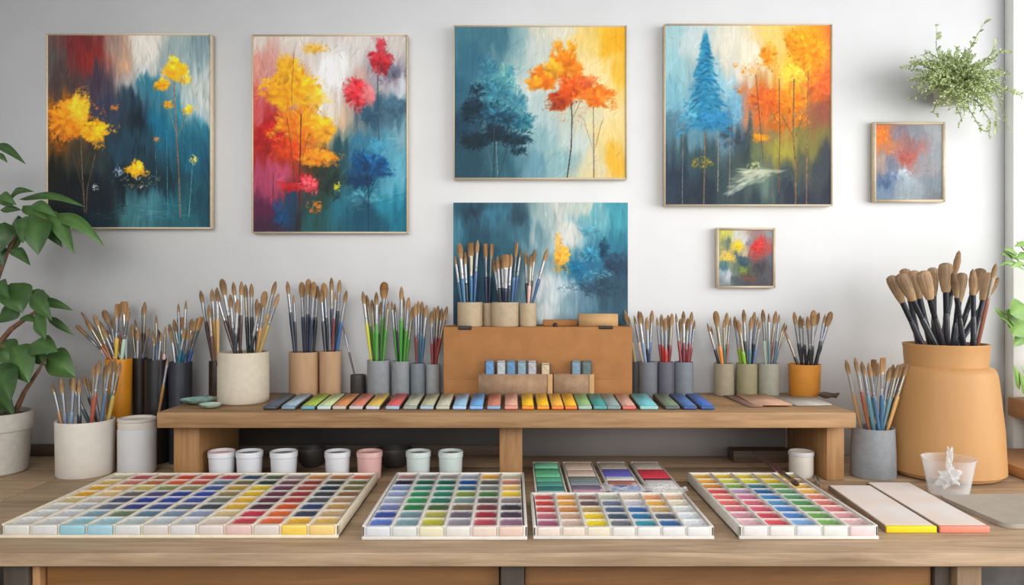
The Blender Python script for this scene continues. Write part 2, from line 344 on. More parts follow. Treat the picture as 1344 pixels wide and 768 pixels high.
# ------------------------------------------------------------------ painting the canvases
RNG = np.random.default_rng(11)
def up(a, h, w):
    gh, gw = a.shape[:2]
    y = np.linspace(0, gh-1.001, h); x = np.linspace(0, gw-1.001, w)
    y0 = y.astype(int); x0 = x.astype(int); fy = y-y0; fx = x-x0
    fy = fy*fy*(3-2*fy); fx = fx*fx*(3-2*fx)
    fy = fy[:,None]; fx = fx[None,:]
    return (a[y0][:,x0]*(1-fy)*(1-fx) + a[y0+1][:,x0]*fy*(1-fx) + a[y0][:,x0+1]*(1-fy)*fx + a[y0+1][:,x0+1]*fy*fx)
def noise(h, w, gy, gx): return up(RNG.random((gy+2, gx+2)), h, w)*2-1
class Canvas:
    def __init__(s, w, h, pts, warp=.05, streak=.10, power=3.4):
        s.w, s.h = w, h
        u, v = np.meshgrid(np.linspace(0, 1, w), np.linspace(0, 1, h))
        u = u + warp*noise(h, w, 6, 8) + warp*.6*noise(h, w, 6, 30) ; v = v + warp*noise(h, w, 8, 6) + warp*1.2*noise(h, w, 5, 40)
        num = np.zeros((h, w, 3)); den = np.zeros((h, w, 1)); asp = h/w
        for p in pts:
            dd = ((u-p[0])**2 + ((v-p[1])*asp)**2 + .0012)**(power/2)
            k = (1/dd)[..., None]; num += k*np.array(p[2], float); den += k
        s.i = num/den
        st = noise(h, w, 7, int(w*.45))*.6 + noise(h, w, 14, int(w*.8))*.4
        s.i *= (1 + .62*streak*st)[..., None]
    def dab(s, u, v, ang, l, wd, col, a=.85):
        x, y = u*s.w, v*s.h; R = int(max(l, wd))+2
        x0, x1, y0, y1 = max(0, int(x)-R), min(s.w, int(x)+R+1), max(0, int(y)-R), min(s.h, int(y)+R+1)
        if x1 <= x0 or y1 <= y0: return
        yy, xx = np.mgrid[y0:y1, x0:x1]; dx, dy = xx-x, yy-y
        c, n = math.cos(ang), math.sin(ang); p = dx*c+dy*n; q = -dx*n+dy*c
        m = np.clip(1.15*(1-(p/l)**2-(q/wd)**2), 0, 1)
        m = m*(.72+.28*np.sin(q*2.6+u*91))*a
        s.i[y0:y1, x0:x1] = s.i[y0:y1, x0:x1]*(1-m[..., None]) + np.array(col, float)*m[..., None]
    def soft(s, u, v, rx, ry, col, a):
        x, y = u*s.w, v*s.h; rx = max(rx, 2); ry = max(ry, 2)
        x0, x1, y0, y1 = max(0, int(x-rx)), min(s.w, int(x+rx)+2), max(0, int(y-ry)), min(s.h, int(y+ry)+2)
        if x1 <= x0 or y1 <= y0: return
        yy, xx = np.mgrid[y0:y1, x0:x1]; m = np.clip(1-((xx-x)/rx)**2-((yy-y)/ry)**2, 0, 1)**1.2*a
        m = m*(.75+.5*RNG.random(m.shape))
        m = np.clip(m, 0, 1)[..., None]; s.i[y0:y1, x0:x1] = s.i[y0:y1, x0:x1]*(1-m)+np.clip(np.array(col, float), 0, 255)*m
    def line(s, pts, wd, col, a=.9, jit=.6):
        for (a0, b0), (a1, b1) in zip(pts[:-1], pts[1:]):
            L = max(2, int(math.hypot((a1-a0)*s.w, (b1-b0)*s.h)/1.5))
            for k in range(L):
                t = k/L; c = np.array(col)*(1+.12*RNG.standard_normal())
                s.dab(a0+(a1-a0)*t+jit*RNG.standard_normal()*.25/s.w, b0+(b1-b0)*t, math.atan2((b1-b0)*s.h, (a1-a0)*s.w), 2.6, wd, c, a)
    def crown(s, u, v, ru, rv, cols, n, l=6, wd=3, a=.8, ang=None, spread=.8, light=0):
        ph = RNG.random(4)*2*PI; am = RNG.random(4)*.22
        edge = lambda th: .86+sum(am[q]*np.sin((q+2)*th+ph[q]) for q in range(4))
        pick = lambda: np.array(cols[int(RNG.random()*len(cols))], float)
        if a >= .6 and n >= 40:
            for k in range(14):
                th = RNG.random()*2*PI; r = .6*math.sqrt(RNG.random())*edge(th)
                s.soft(u+r*ru*math.cos(th), v+r*rv*math.sin(th), .5*ru*s.w, .5*rv*s.h, pick()*(1+.08*RNG.standard_normal()), .42)
        for k in range(n):
            th = RNG.random()*2*PI; r = math.sqrt(RNG.random())**spread*edge(th)
            du, dv = r*math.cos(th), r*math.sin(th)
            c = pick()*(1+.13*RNG.standard_normal())
            c = c*(1 - .16*dv + .05*du)
            g = (math.atan2(dv*rv*s.h, du*ru*s.w) if ang is None else ang)+RNG.standard_normal()*.45
            sz = .5+.8*RNG.random(); e = 1.0 if r < .7 else .6
            s.dab(u+du*ru, v+dv*rv, g, l*sz*e*1.15, wd*sz*e, np.clip(c, 0, 255), a)
        for k in range(int(n*.9)):
            th = RNG.random()*2*PI; r = edge(th)*(.85+.32*RNG.random())
            s.dab(u+r*ru*math.cos(th), v+r*rv*math.sin(th), th+RNG.standard_normal(), 2.2+RNG.random()*1.5, 1.1, np.clip(pick()*(1+.15*RNG.standard_normal()), 0, 255), .45*min(1, a/.6))
    def fir(s, u, top, bot, hw, cols, n):
        mean = np.mean(np.array(cols, float), 0)
        for k in range(40):
            t = (k+.5)/40; s.soft(u+RNG.normal()*.1*hw*t, top+(bot-top)*t, hw*(.12+.62*t)*s.w, .05*s.h, mean, .38)
        for k in range(n):
            t = RNG.random()**.75; v = top+(bot-top)*t
            tier = (t*7) % 1; wdt = hw*(t**.8)*(.55+.5*tier)
            du = RNG.uniform(-1, 1)*wdt
            c = np.array(cols[int(RNG.random()*len(cols))])*(1+.08*RNG.standard_normal())
            s.dab(u+du, v+abs(du)*.25, .45*np.sign(du)+RNG.standard_normal()*.3, 5+2.5*t, 2.2, np.clip(c, 0, 255), .75)
    def brushwork(s, n, l, wd, ang, jit=.12, sp=.5):
        for k in range(n):
            u, v = RNG.random(), RNG.random()
            c = s.i[min(s.h-1, int(v*s.h)), min(s.w-1, int(u*s.w))]*(1+jit*RNG.standard_normal())
            s.dab(u+RNG.normal()*.01, v+RNG.normal()*.02, ang+sp*RNG.standard_normal(), l*(.5+RNG.random()), wd, c, .55)
def painting(key, x0, y0, x1, y1, cv, gain, label, frame=.006, depth=.03, fm='paintframe', D=WALL):
    """hang a painted canvas with a thin frame on the wall; pixel corners are taken at its front"""
    Df = D-depth
    xa, xb, za, zb = X(x0, Df), X(x1, Df), Z(y1, Df), Z(y0, Df)
    cx, w, h = (xa+xb)/2, xb-xa, zb-za
    t = thing('painting', label, 'painting', (cx, D, za))
    f = frame
    if f > 0:
        fr = MB()
        fr.box(-w/2, -w/2+f, -depth, -.001, 0, h).box(w/2-f, w/2, -depth, -.001, 0, h).box(-w/2+f, w/2-f, -depth, -.001, 0, f).box(-w/2+f, w/2-f, -depth, -.001, h-f, h)
        part('frame', fr, M[fm], t)
    g = f+.0012 if f > 0 else 0
    yc = -depth+.004 if f > 0 else -depth
    W, H = cv.w, cv.h
    im = np.clip(cv.i, 2, 253)/255.0
    im = .62*im+.38*im*im*(3-2*im)          # a little more contrast in the pigment
    im = np.where(im <= .04045, im/12.92, ((im+.055)/1.055)**2.4)*gain
    im = np.clip(im, .002, .92)
    us = np.linspace(-w/2+g, w/2-g, W); vs = np.linspace(h-g, g, H)
    gx, gz = np.meshgrid(us, vs)
    co = np.stack([gx, np.full_like(gx, yc), gz], -1).reshape(-1, 3)
    idx = np.arange(W*H).reshape(H, W)
    q = np.stack([idx[1:, :-1], idx[1:, 1:], idx[:-1, 1:], idx[:-1, :-1]], -1).reshape(-1, 4)
    back = np.array([(-w/2+g, -.002, g), (w/2-g, -.002, g), (w/2-g, -.002, h-g), (-w/2+g, -.002, h-g)])
    n0 = W*H; cor = [idx[-1, 0], idx[-1, -1], idx[0, -1], idx[0, 0]]
    sides = [(n0+0, n0+1, cor[1], cor[0]), (n0+1, n0+2, cor[2], cor[1]), (n0+2, n0+3, cor[3], cor[2]), (n0+3, n0+0, cor[0], cor[3])]
    me = bpy.data.meshes.new('canvas')
    me.from_pydata(np.vstack([co, back]).tolist(), [], q.tolist()+[tuple(int(i) for i in s) for s in sides])
    me.materials.append(M['oil']); me.materials.append(M['raw_canvas'])
    mi = np.zeros(len(me.polygons), dtype=np.int32); mi[-4:] = 1; me.polygons.foreach_set('material_index', mi)
    at = me.attributes.new('pigment', 'FLOAT_COLOR', 'POINT')
    col = np.ones((W*H+4, 4), dtype=np.float32); col[:W*H, :3] = im.reshape(-1, 3); at.data.foreach_set('color', col.ravel())
    me.update()
    link('canvas', me, t)
    return t
OR = [(238,150,30),(246,168,40),(228,128,20),(250,186,60)]
GAINS = dict(p1=1.24, p2=1.12, p3=1.02, p4=.98, p5=1.12, p6=.9, p7=.98)
# --- dark garden pool with yellow blooms
c = Canvas(270, 318, [(0,0,(95,80,80)),(.2,.05,(110,45,45)),(.25,.12,(125,45,42)),(.4,.05,(150,130,120)),(.45,.1,(190,150,120)),(.6,.05,(208,202,192)),(.5,.2,(170,165,160)),
 (.62,.13,(190,190,184)),(.8,.05,(140,155,155)),(1,.05,(120,140,145)),(.95,.3,(185,190,185)),(.97,.38,(170,182,182)),(0,.2,(90,85,80)),(.1,.25,(80,65,65)),(.3,.25,(70,60,75)),(.35,.4,(60,65,85)),(.5,.35,(50,70,85)),
 (.55,.45,(25,40,52)),(.63,.25,(50,115,135)),(.68,.45,(25,105,130)),(.8,.4,(70,130,145)),(.85,.6,(30,95,115)),(1,.5,(40,110,130)),(.95,.65,(25,75,95)),(0,.55,(100,70,30)),
 (0,.75,(35,35,30)),(.15,.8,(25,30,32)),(.3,.65,(45,60,65)),(.45,.6,(40,70,85)),(.5,.75,(20,35,42)),(.3,.85,(25,35,42)),(.7,.75,(20,50,62)),(.6,.87,(70,120,130)),
 (.5,.95,(65,110,115)),(.3,.97,(30,50,60)),(.05,.97,(18,22,25)),(.8,.9,(40,95,105)),(1,.9,(25,70,85)),(.1,.4,(140,90,30)),(.25,.6,(60,55,45))], streak=.16)
c.brushwork(900, 12, 2, PI/2, .12, .25)
for k in range(26): c.dab(.55+RNG.normal()*.025, .3+.32*RNG.random(), PI/2, 12, 2.5, (24,38,50), .5)
c.line([(.2,.5),(.21,.7),(.225,.92)], .9, (120,95,70)); c.line([(.15,.62),(.215,.8)], .6, (80,75,65)); c.line([(.29,.62),(.24,.8),(.235,.93)], .7, (120,90,60)); c.line([(.26,.6),(.22,.72)], .5, (90,80,70))
c.crown(.05,.53,.09,.1,[(150,90,25),(120,70,25)],60,7,4,.5)
c.crown(.12,.44,.15,.13,[(230,140,30),(214,120,20),(240,156,40)],230,7,4)
c.crown(.19,.38,.08,.08,[(248,178,40),(252,190,60)],90,6,4); c.crown(.29,.5,.11,.07,[(246,170,20),(236,150,20),(252,184,40)],150,5,3)
c.crown(.3,.41,.07,.06,[(224,120,30),(190,100,40)],30,2.5,1.6); c.crown(.41,.375,.03,.015,[(230,130,40)],10,4,2); c.crown(.2,.3,.06,.04,[(200,140,40)],30,1.5,1.2)
c.line([(.775,.25),(.79,.5),(.805,.75),(.815,.95)], 1.1, (150,110,70)); c.line([(.86,.41),(.8,.52)], .6, (140,130,80)); c.line([(.745,.38),(.785,.5)], .6, (140,130,80)); c.line([(.89,.66),(.865,.95)], .6, (110,160,160)); c.line([(.73,.5),(.735,.95)], .6, (70,140,155)); c.line([(.66,.56),(.67,.8)],.5,(90,120,120))
c.crown(.79,.185,.08,.06,[(250,172,30),(252,190,60),(244,156,20)],130,7,4.5); c.crown(.7,.255,.05,.03,[(240,150,20),(250,172,30)],45,6,4); c.crown(.86,.22,.03,.03,[(244,190,80)],20,4,2.5)
c.crown(.74,.36,.035,.02,[(240,160,40)],22,4,3); c.crown(.865,.385,.035,.025,[(248,184,50)],26,4,3); c.crown(.67,.54,.02,.012,[(220,130,60)],12,3,2); c.crown(.895,.645,.025,.022,[(225,190,80),(240,220,120)],24,2,1.6)
c.crown(.545,.695,.06,.045,[(250,176,20),(252,196,60),(236,150,20)],90,5,3.5); c.crown(.55,.76,.14,.04,[(200,170,70),(220,215,180),(30,40,46),(26,38,44),(60,70,64)],120,3,1,.5); c.crown(.43,.71,.03,.025,[(150,165,185)],22,3,1.4)
c.crown(.29,.79,.025,.015,[(200,205,205)],12,2,1.2)
for k in range(60): c.dab(.62+RNG.normal()*.12, .86+.1*RNG.random(), 0, 8, 1, (120,165,170), .25)
painting('p1', 60, 44, 277, 300, c, GAINS['p1'], 'painting of a dark garden pool with yellow blooms, leftmost on the wall', .0034)
# --- tall yellow and red trees
c = Canvas(256, 326, [(0,0,(200,190,180)),(.3,.03,(205,195,185)),(.7,.05,(200,195,190)),(1,.05,(195,188,180)),(.5,.2,(232,232,230)),(.45,.35,(220,215,205)),(.03,.2,(200,140,130)),(0,.35,(190,90,95)),
 (.05,.5,(165,30,32)),(.12,.58,(150,35,35)),(.02,.7,(160,70,100)),(.15,.68,(180,80,110)),(.05,.85,(90,35,70)),(.05,.97,(70,35,60)),(.18,.9,(25,75,110)),(.3,.75,(150,40,50)),
 (.3,.95,(35,45,50)),(.4,.95,(40,90,90)),(.45,.85,(35,70,60)),(.5,.7,(35,60,55)),(.55,.6,(40,80,90)),(.6,.5,(130,140,130)),(.55,.4,(205,175,145)),(.7,.3,(200,160,150)),(.9,.2,(150,140,150)),
 (.95,.3,(190,195,200)),(.9,.4,(70,105,120)),(.75,.4,(55,90,110)),(.7,.55,(60,120,145)),(.85,.6,(90,150,170)),(1,.5,(130,170,180)),(.95,.7,(100,165,185)),(.7,.7,(15,80,115)),(.9,.85,(40,130,150)),
 (1,.95,(20,110,130)),(.6,.9,(40,110,125)),(.75,.95,(20,80,100)),(.35,.55,(220,120,30)),(.4,.66,(60,60,30)),(.25,.66,(150,60,30))], streak=.1)
c.brushwork(800, 11, 2, 2.0, .1, .5)
c.crown(.1,.52,.12,.09,[(176,30,30),(150,28,30),(196,50,40)],100,9,5,.6)
c.crown(.25,.28,.2,.14,[(240,164,20),(246,178,30),(230,140,22)],240,9,5); c.crown(.22,.17,.09,.09,[(234,168,34),(224,158,44)],80,7,4); c.crown(.4,.06,.1,.03,[(226,176,80),(214,166,80)],40,6,3,.6)
c.crown(.4,.32,.08,.07,[(240,180,60)],50,7,4,.6)
c.crown(.3,.46,.22,.1,[(232,132,22),(216,100,18),(242,156,34)],200,8,4.5); c.crown(.45,.48,.1,.08,[(246,176,36),(240,160,40)],70,7,4); c.crown(.42,.62,.16,.05,[(226,130,20),(206,110,20),(240,156,40)],110,7,4); c.crown(.22,.58,.12,.08,[(206,80,20),(190,60,24)],80,7,4,.6)
c.crown(.5,.74,.12,.08,[(30,40,34),(40,58,48)],70,8,4,.5); c.crown(.4,.87,.05,.04,[(200,110,30)],25,4,3,.6); c.crown(.55,.77,.025,.02,[(190,190,50)],12,4,3)
c.line([(.265,.08),(.25,.25),(.25,.38)], .8, (150,80,30)); c.line([(.31,.4),(.305,.6),(.295,1)], 1.3, (70,40,30)); c.line([(.22,.42),(.25,.6),(.27,.75)], .7, (110,60,30)); c.line([(.36,.5),(.31,.65)], .6, (110,60,30)); c.line([(.13,.7),(.12,1)], .8, (60,40,70))
c.crown(.17,.9,.05,.07,[(30,90,130),(20,70,110)],40,8,4,.5)
c.crown(.36,.755,.075,.045,[(226,70,80),(240,120,130),(206,40,50)],80,5,3.5); c.crown(.24,.77,.07,.03,[(190,40,40),(170,30,40)],40,5,3,.7)
c.line([(.81,.2),(.82,.62)], 1, (60,70,80)); c.line([(.675,.42),(.68,.5)], .6, (120,80,80))
c.crown(.91,.19,.09,.05,[(120,115,130),(100,105,120)],40,7,4,.6); c.crown(.92,.36,.1,.05,[(60,95,115),(80,110,125)],60,8,4,.65); c.crown(.76,.4,.08,.05,[(55,90,110)],50,7,4,.6)
c.crown(.83,.13,.08,.07,[(176,44,56),(196,70,84),(160,36,46)],110,6,4); c.crown(.83,.05,.04,.05,[(186,64,76)],40,5,3,.7)
c.crown(.67,.29,.1,.08,[(196,40,50),(216,80,90),(176,30,40)],120,7,4); c.crown(.75,.3,.05,.06,[(214,120,124)],40,6,4,.6)
c.crown(.76,.66,.15,.08,[(12,84,130),(20,100,150),(10,66,104)],170,7,3.5); c.crown(.7,.74,.1,.04,[(10,60,92)],60,7,3); c.crown(.8,.57,.08,.05,[(80,150,176),(60,134,164)],50,6,3,.6); c.crown(.72,.82,.12,.05,[(120,180,190),(60,130,150)],60,7,4,.4)
c.line([(.72,.65),(.75,.78),(.75,1)], 1.2, (20,50,70)); c.line([(.8,.72),(.755,.82)], .8, (20,50,70)); c.line([(.74,.66),(.75,.8)], .8, (20,50,70))
painting('p2', 330, 45, 535, 306, c, GAINS['p2'], 'tall painting of yellow, red and blue trees, second from the left', .0036)
# --- teal tree and orange tree
c = Canvas(285, 252, [(0,0,(70,120,135)),(.2,.05,(70,115,130)),(.35,.1,(130,165,170)),(.45,.15,(190,200,195)),(.6,.05,(215,210,190)),(.75,.1,(235,200,120)),(.95,.1,(235,168,36)),(1,.3,(235,180,70)),
 (.85,.3,(240,215,160)),(.55,.3,(215,215,205)),(.4,.4,(200,210,205)),(0,.4,(50,100,120)),(.1,.25,(60,110,130)),(.05,.7,(30,70,90)),(.05,.95,(40,80,95)),(.3,.9,(50,95,110)),(.5,.75,(140,175,180)),
 (.5,.6,(175,195,195)),(.5,.95,(110,150,165)),(.65,.9,(140,175,180)),(.75,.75,(190,205,200)),(.85,.9,(215,205,170)),(.95,.7,(235,205,140)),(.93,.9,(235,175,60)),(.9,.55,(240,215,160)),(.25,.4,(90,150,160))], streak=.08)
c.brushwork(800, 11, 2, 1.9, .07, .5)
c.line([(.235,.7),(.225,1)], 1.4, (40,60,68)); c.line([(.24,.75),(.25,1)], .8, (130,150,150)); c.line([(.31,.78),(.255,1)], 1, (60,75,80)); c.line([(.19,.8),(.22,.95)], .7, (100,120,125))
for (u,v,ru,rv,cols,n) in ((.2,.3,.06,.12,[(60,120,140),(80,140,155)],60),(.3,.34,.08,.1,[(110,165,165),(130,180,170)],60),(.24,.44,.14,.12,[(66,130,150),(90,155,168),(40,100,122)],130),(.12,.55,.1,.1,[(14,40,54),(24,58,74)],80),
   (.13,.42,.05,.05,[(20,50,66)],30),(.36,.5,.09,.1,[(60,120,140),(90,150,160)],70),(.38,.63,.11,.07,[(40,110,130),(70,140,150),(24,80,100)],90),(.25,.6,.15,.1,[(30,86,108),(20,60,78),(60,120,140)],120),
   (.12,.75,.11,.06,[(12,38,50),(20,52,66)],80),(.35,.74,.11,.06,[(14,46,60),(24,66,84)],80),(.24,.7,.1,.07,[(16,48,62)],60),(.32,.3,.03,.05,[(70,130,148)],16),(.37,.82,.05,.03,[(16,50,64)],24)):
    c.crown(u, v, ru, rv, cols, n, 6, 3, .75)
c.line([(.23,.62),(.225,1)], .8, (60,80,86))
c.line([(.675,.42),(.685,.6),(.68,.8),(.655,1)], 1.4, (60,44,40)); c.line([(.81,.5),(.812,1)], 1, (80,66,56)); c.line([(.86,.62),(.82,.8)], .6, (120,100,80)); c.line([(.75,.6),(.805,.8)], .5, (140,120,100)); c.line([(.73,.5),(.69,.6)], .5, (120,80,60))
c.crown(.68,.58,.12,.07,[(206,120,80),(190,150,130)],50,3,1.6,.4)
c.crown(.62,.48,.1,.08,[(176,70,24),(206,86,20),(150,56,24)],100,6,3.5); c.crown(.52,.33,.09,.08,[(240,130,20),(232,116,16)],90,9,5); c.crown(.46,.37,.05,.04,[(244,150,40)],30,8,5); c.crown(.65,.25,.1,.12,[(240,130,24),(248,150,40),(228,108,16)],150,9,5)
c.crown(.6,.13,.03,.05,[(238,150,50)],24,6,3.5); c.crown(.58,.27,.05,.06,[(250,176,50)],30,9,5); c.crown(.7,.4,.12,.09,[(226,90,20),(240,110,30),(206,76,20)],120,7,4); c.crown(.84,.46,.11,.09,[(240,120,30),(246,140,50),(230,104,24)],140,6,3.5); c.crown(.78,.36,.06,.05,[(232,110,60)],40,6,4,.6)
painting('p3', 595, 33, 823, 235, c, GAINS['p3'], 'landscape painting of a teal tree and an orange tree, upper centre', .0034)
# --- blue fir and orange wood with a path
c = Canvas(276, 298, [(0,0,(160,195,200)),(.2,.05,(190,205,205)),(.4,.1,(225,220,200)),(.55,.15,(235,225,200)),(.7,.05,(240,200,120)),(.85,.05,(245,160,30)),(1,.05,(235,125,60)),(1,.3,(230,110,60)),
 (.85,.3,(240,160,50)),(.8,.25,(250,200,70)),(.45,.3,(225,215,200)),(.5,.45,(190,130,100)),(.6,.45,(225,110,40)),(.7,.45,(225,120,30)),(1,.5,(150,90,75)),(0,.2,(150,195,205)),(0,.4,(130,180,195)),
 (.02,.6,(90,125,140)),(.05,.85,(50,65,80)),(.2,.7,(62,84,88)),(.15,.57,(100,140,156)),(.32,.56,(110,150,168)),(.2,.95,(45,58,72)),(.35,.55,(90,115,130)),(.45,.6,(60,75,85)),(.5,.7,(60,75,75)),(.6,.7,(110,120,90)),(.75,.65,(165,155,70)),(.9,.65,(130,125,70)),
 (.95,.8,(70,75,85)),(.75,.85,(70,85,90)),(.6,.85,(110,130,120)),(.3,.82,(60,80,84)),(.55,.97,(55,70,80)),(.8,.97,(50,60,75)),(1,.97,(55,60,75)),(.35,.35,(150,195,210)),(.4,.45,(120,170,195)),(.85,.75,(90,95,80))], streak=.07)
c.brushwork(800, 10, 2, 1.7, .08, .5)
for (u,v) in ((.1,.5),(.4,.45)): c.crown(u,v,.1,.1,[(110,165,190),(90,150,180)],70,6,2.5,.45)
c.crown(.4,.62,.1,.08,[(50,66,80),(60,78,92)],50,7,3,.5)
for px_, c_ in ((.1,(120,125,120)),(.315,(160,150,130)),(.385,(150,140,125))): c.line([(px_+.005,.52),(px_,1 if px_ < .2 else .93)], .8, c_)
c.line([(.24,.08),(.235,.55)], .7, (20,80,110)); c.line([(.238,.5),(.235,.75),(.23,1)], 1.5, (130,110,84))
c.fir(.24, .05, .57, .17, [(30,120,160),(50,140,176),(20,100,140),(80,160,190)], 420)
c.crown(.3,.52,.14,.06,[(70,150,190),(50,130,176)],70,5,2.5,.6); c.crown(.14,.5,.06,.05,[(110,175,200)],30,5,3,.5)
c.crown(.86,.14,.13,.15,[(246,150,20),(240,130,20),(250,170,40)],200,6,3); c.crown(.76,.08,.05,.08,[(244,150,30)],50,5,3); c.crown(.62,.17,.07,.08,[(240,140,30),(246,156,50)],80,4,2.5); c.crown(.5,.25,.06,.03,[(242,156,60)],40,3,2,.55); c.crown(.42,.22,.015,.015,[(240,150,60)],8,2,1.6)
c.crown(.93,.33,.1,.12,[(232,116,50),(226,100,50)],90,8,4,.5); c.crown(.76,.27,.09,.06,[(252,196,60),(250,210,90)],70,5,3); c.crown(.6,.42,.12,.09,[(220,104,30),(200,90,40),(236,124,40)],130,5,3,.7); c.crown(.75,.42,.12,.08,[(240,140,26),(250,160,40),(226,116,26)],140,5,2.5); c.crown(.46,.36,.04,.03,[(214,126,70)],30,4,2,.5); c.crown(.68,.55,.08,.05,[(206,110,30),(190,120,40)],50,4,2.5,.6); c.crown(.82,.53,.05,.04,[(226,130,30)],30,4,2.5)
c.crown(.57,.625,.05,.025,[(240,160,20),(230,140,20)],40,3.5,2.2); c.crown(.22,.765,.07,.03,[(190,160,40),(150,140,50)],60,3,1.6,.55); c.crown(.54,.785,.04,.03,[(190,190,130)],30,3,1.4,.6)
for (pts, w_, c_) in (([(.545,.28),(.57,.55),(.59,.78)],.9,(110,80,60)),([(.685,.3),(.69,.6),(.685,.93)],1.1,(120,84,56)),([(.775,.3),(.77,.6),(.785,.8),(.785,1)],1.8,(130,100,70)),([(.86,.25),(.855,.6),(.85,1)],1.1,(150,110,80)),([(.7,.5),(.77,.62)],.8,(110,80,60)),([(.83,.5),(.785,.62)],.8,(110,80,60)),([(.62,.45),(.68,.55)],.6,(130,80,50))): c.line(pts, w_, c_)
for k in range(260):
    t_ = RNG.random()**1.3; v_ = .808+.135*t_; u_ = .57-.19*t_+RNG.normal()*(.045*(1-t_)+.016)
    c.dab(u_, v_, -.15-.5*t_+RNG.normal()*.15, 9-3*t_, 2.2, (206-16*t_, 210-14*t_, 182), .30*(1-.55*t_))
for k in range(60): c.dab(.44+.25*RNG.random(), .81+RNG.normal()*.006, .03, 10, 1.6, (190,196,166), .25)
painting('p4', 872, 31, 1093, 270, c, GAINS['p4'], 'painting of a blue fir and orange trees by a pale path', .0034)
# --- misty blue canvas leaning behind the pots
c = Canvas(286, 200, [(0,0,(45,95,110)),(.15,.1,(35,55,70)),(.12,.3,(40,80,95)),(.02,.3,(70,125,140)),(.23,.1,(65,120,140)),(.35,.1,(45,75,90)),(.3,.4,(50,95,110)),(.4,.25,(70,110,125)),(.45,.4,(110,145,155)),
 (.5,.1,(150,170,170)),(.6,.1,(195,195,185)),(.75,.05,(190,195,180)),(.6,.3,(205,205,200)),(.68,.25,(205,205,195)),(.8,.1,(110,165,175)),(.9,.1,(75,150,165)),(1,.1,(50,130,145)),(.95,.3,(50,120,140)),(.75,.2,(110,160,175)),
 (.85,.35,(60,120,140)),(.8,.5,(50,110,140)),(.7,.55,(40,105,135)),(.93,.5,(50,75,95)),(.85,.7,(50,75,90)),(.7,.75,(100,130,145)),(.95,.75,(60,85,100)),(.6,.7,(180,195,200)),(.52,.7,(200,205,205)),(.5,.9,(190,198,198)),
 (.65,.92,(130,155,165)),(.8,.92,(80,115,130)),(1,.95,(60,95,110)),(.1,.7,(40,80,95)),(0,.9,(35,65,80)),(.2,.9,(40,75,90)),(.4,.8,(100,130,140))], streak=.14)
c.brushwork(700, 12, 2, PI/2, .09, .2)
c.crown(.62,.45,.055,.12,[(224,166,66),(232,180,84),(214,156,60)],110,5,3.5); c.crown(.6,.3,.02,.07,[(220,170,90)],30,5,2.5,.6)
c.crown(.78,.24,.06,.05,[(100,160,176),(80,144,164)],40,5,3,.6); c.crown(.8,.42,.08,.08,[(50,116,144),(80,150,170),(30,90,120)],80,5,2.5,.7); c.crown(.86,.38,.03,.1,[(24,70,92)],40,5,2.5,.7); c.crown(.7,.53,.07,.06,[(24,100,132),(40,120,150)],70,5,2.5,.7)
c.crown(.83,.58,.09,.05,[(130,175,190),(60,126,150)],50,5,2,.5); c.crown(.93,.5,.08,.1,[(40,66,86),(54,80,100)],80,6,3,.6); c.crown(.82,.7,.16,.07,[(40,68,86),(60,90,108)],120,6,2.2,.55); c.crown(.63,.7,.05,.03,[(210,216,220),(100,135,150)],40,4,1.6,.6)
painting('p5', 595, 266, 824, 426.3, c, GAINS['p5'], 'misty blue painting with a yellow flame, resting on the cardboard box behind brush pots', 0, .026)
# --- two small framed pictures
c = Canvas(140, 156, [(0,0,(215,125,80)),(.1,.15,(235,130,60)),(.2,.3,(190,130,100)),(.35,.1,(140,130,140)),(.5,.3,(150,115,115)),(.45,.45,(185,100,90)),(.55,.4,(190,110,100)),(.6,.1,(140,145,155)),(.9,.1,(165,170,175)),
 (.95,.4,(150,158,165)),(.7,.5,(150,150,155)),(.2,.5,(120,130,150)),(.1,.5,(170,150,140)),(.15,.75,(80,105,140)),(.1,.9,(120,140,160)),(.4,.65,(165,180,190)),(.5,.8,(160,175,185)),(.5,.95,(150,160,165)),(.9,.8,(130,142,150)),(.95,.97,(120,125,128))], streak=.08)
c.brushwork(600, 6, 1.6, 2.2, .08, .9)
c.crown(.45,.42,.12,.1,[(190,96,80),(200,120,104),(120,90,100)],70,4,2,.5); c.crown(.12,.14,.1,.1,[(240,140,66),(232,124,50)],40,5,3,.5); c.crown(.2,.7,.14,.1,[(70,100,140),(110,130,160)],50,5,2,.5); c.crown(.42,.64,.1,.05,[(196,206,212)],40,4,1.5,.5)
painting('p6', 1147, 160, 1241, 265, c, GAINS['p6'], 'small grey and orange abstract picture hanging below the trailing plant', .007, .022)
c = Canvas(120, 124, [(0,0,(170,170,100)),(.15,.05,(200,195,100)),(.15,.25,(100,120,115)),(.05,.4,(150,150,110)),(.35,.25,(235,200,60)),(.2,.5,(220,185,90)),(.1,.45,(215,185,110)),(.35,.08,(200,200,195)),(.45,.15,(205,205,205)),
 (.55,.2,(130,130,140)),(.7,.1,(150,130,130)),(.7,.3,(200,70,65)),(.75,.2,(205,80,75)),(.9,.3,(180,90,85)),(.65,.45,(160,80,80)),(.95,.1,(140,150,155)),(.95,.5,(100,110,120)),(.5,.4,(190,180,150)),(.4,.5,(70,95,110)),
 (.5,.6,(80,95,105)),(.1,.65,(80,120,130)),(.05,.8,(150,165,175)),(.2,.8,(190,195,200)),(.35,.7,(100,115,100)),(.45,.7,(130,140,80)),(.55,.8,(80,95,85)),(.55,.85,(130,80,75)),(.35,.9,(85,95,100)),(.75,.7,(75,75,82)),
 (.95,.8,(95,95,100)),(.8,.95,(85,88,95)),(.05,.97,(130,140,145)),(.5,.97,(80,88,95))], streak=.06)
c.brushwork(500, 5, 1.5, 2.0, .12, .9)
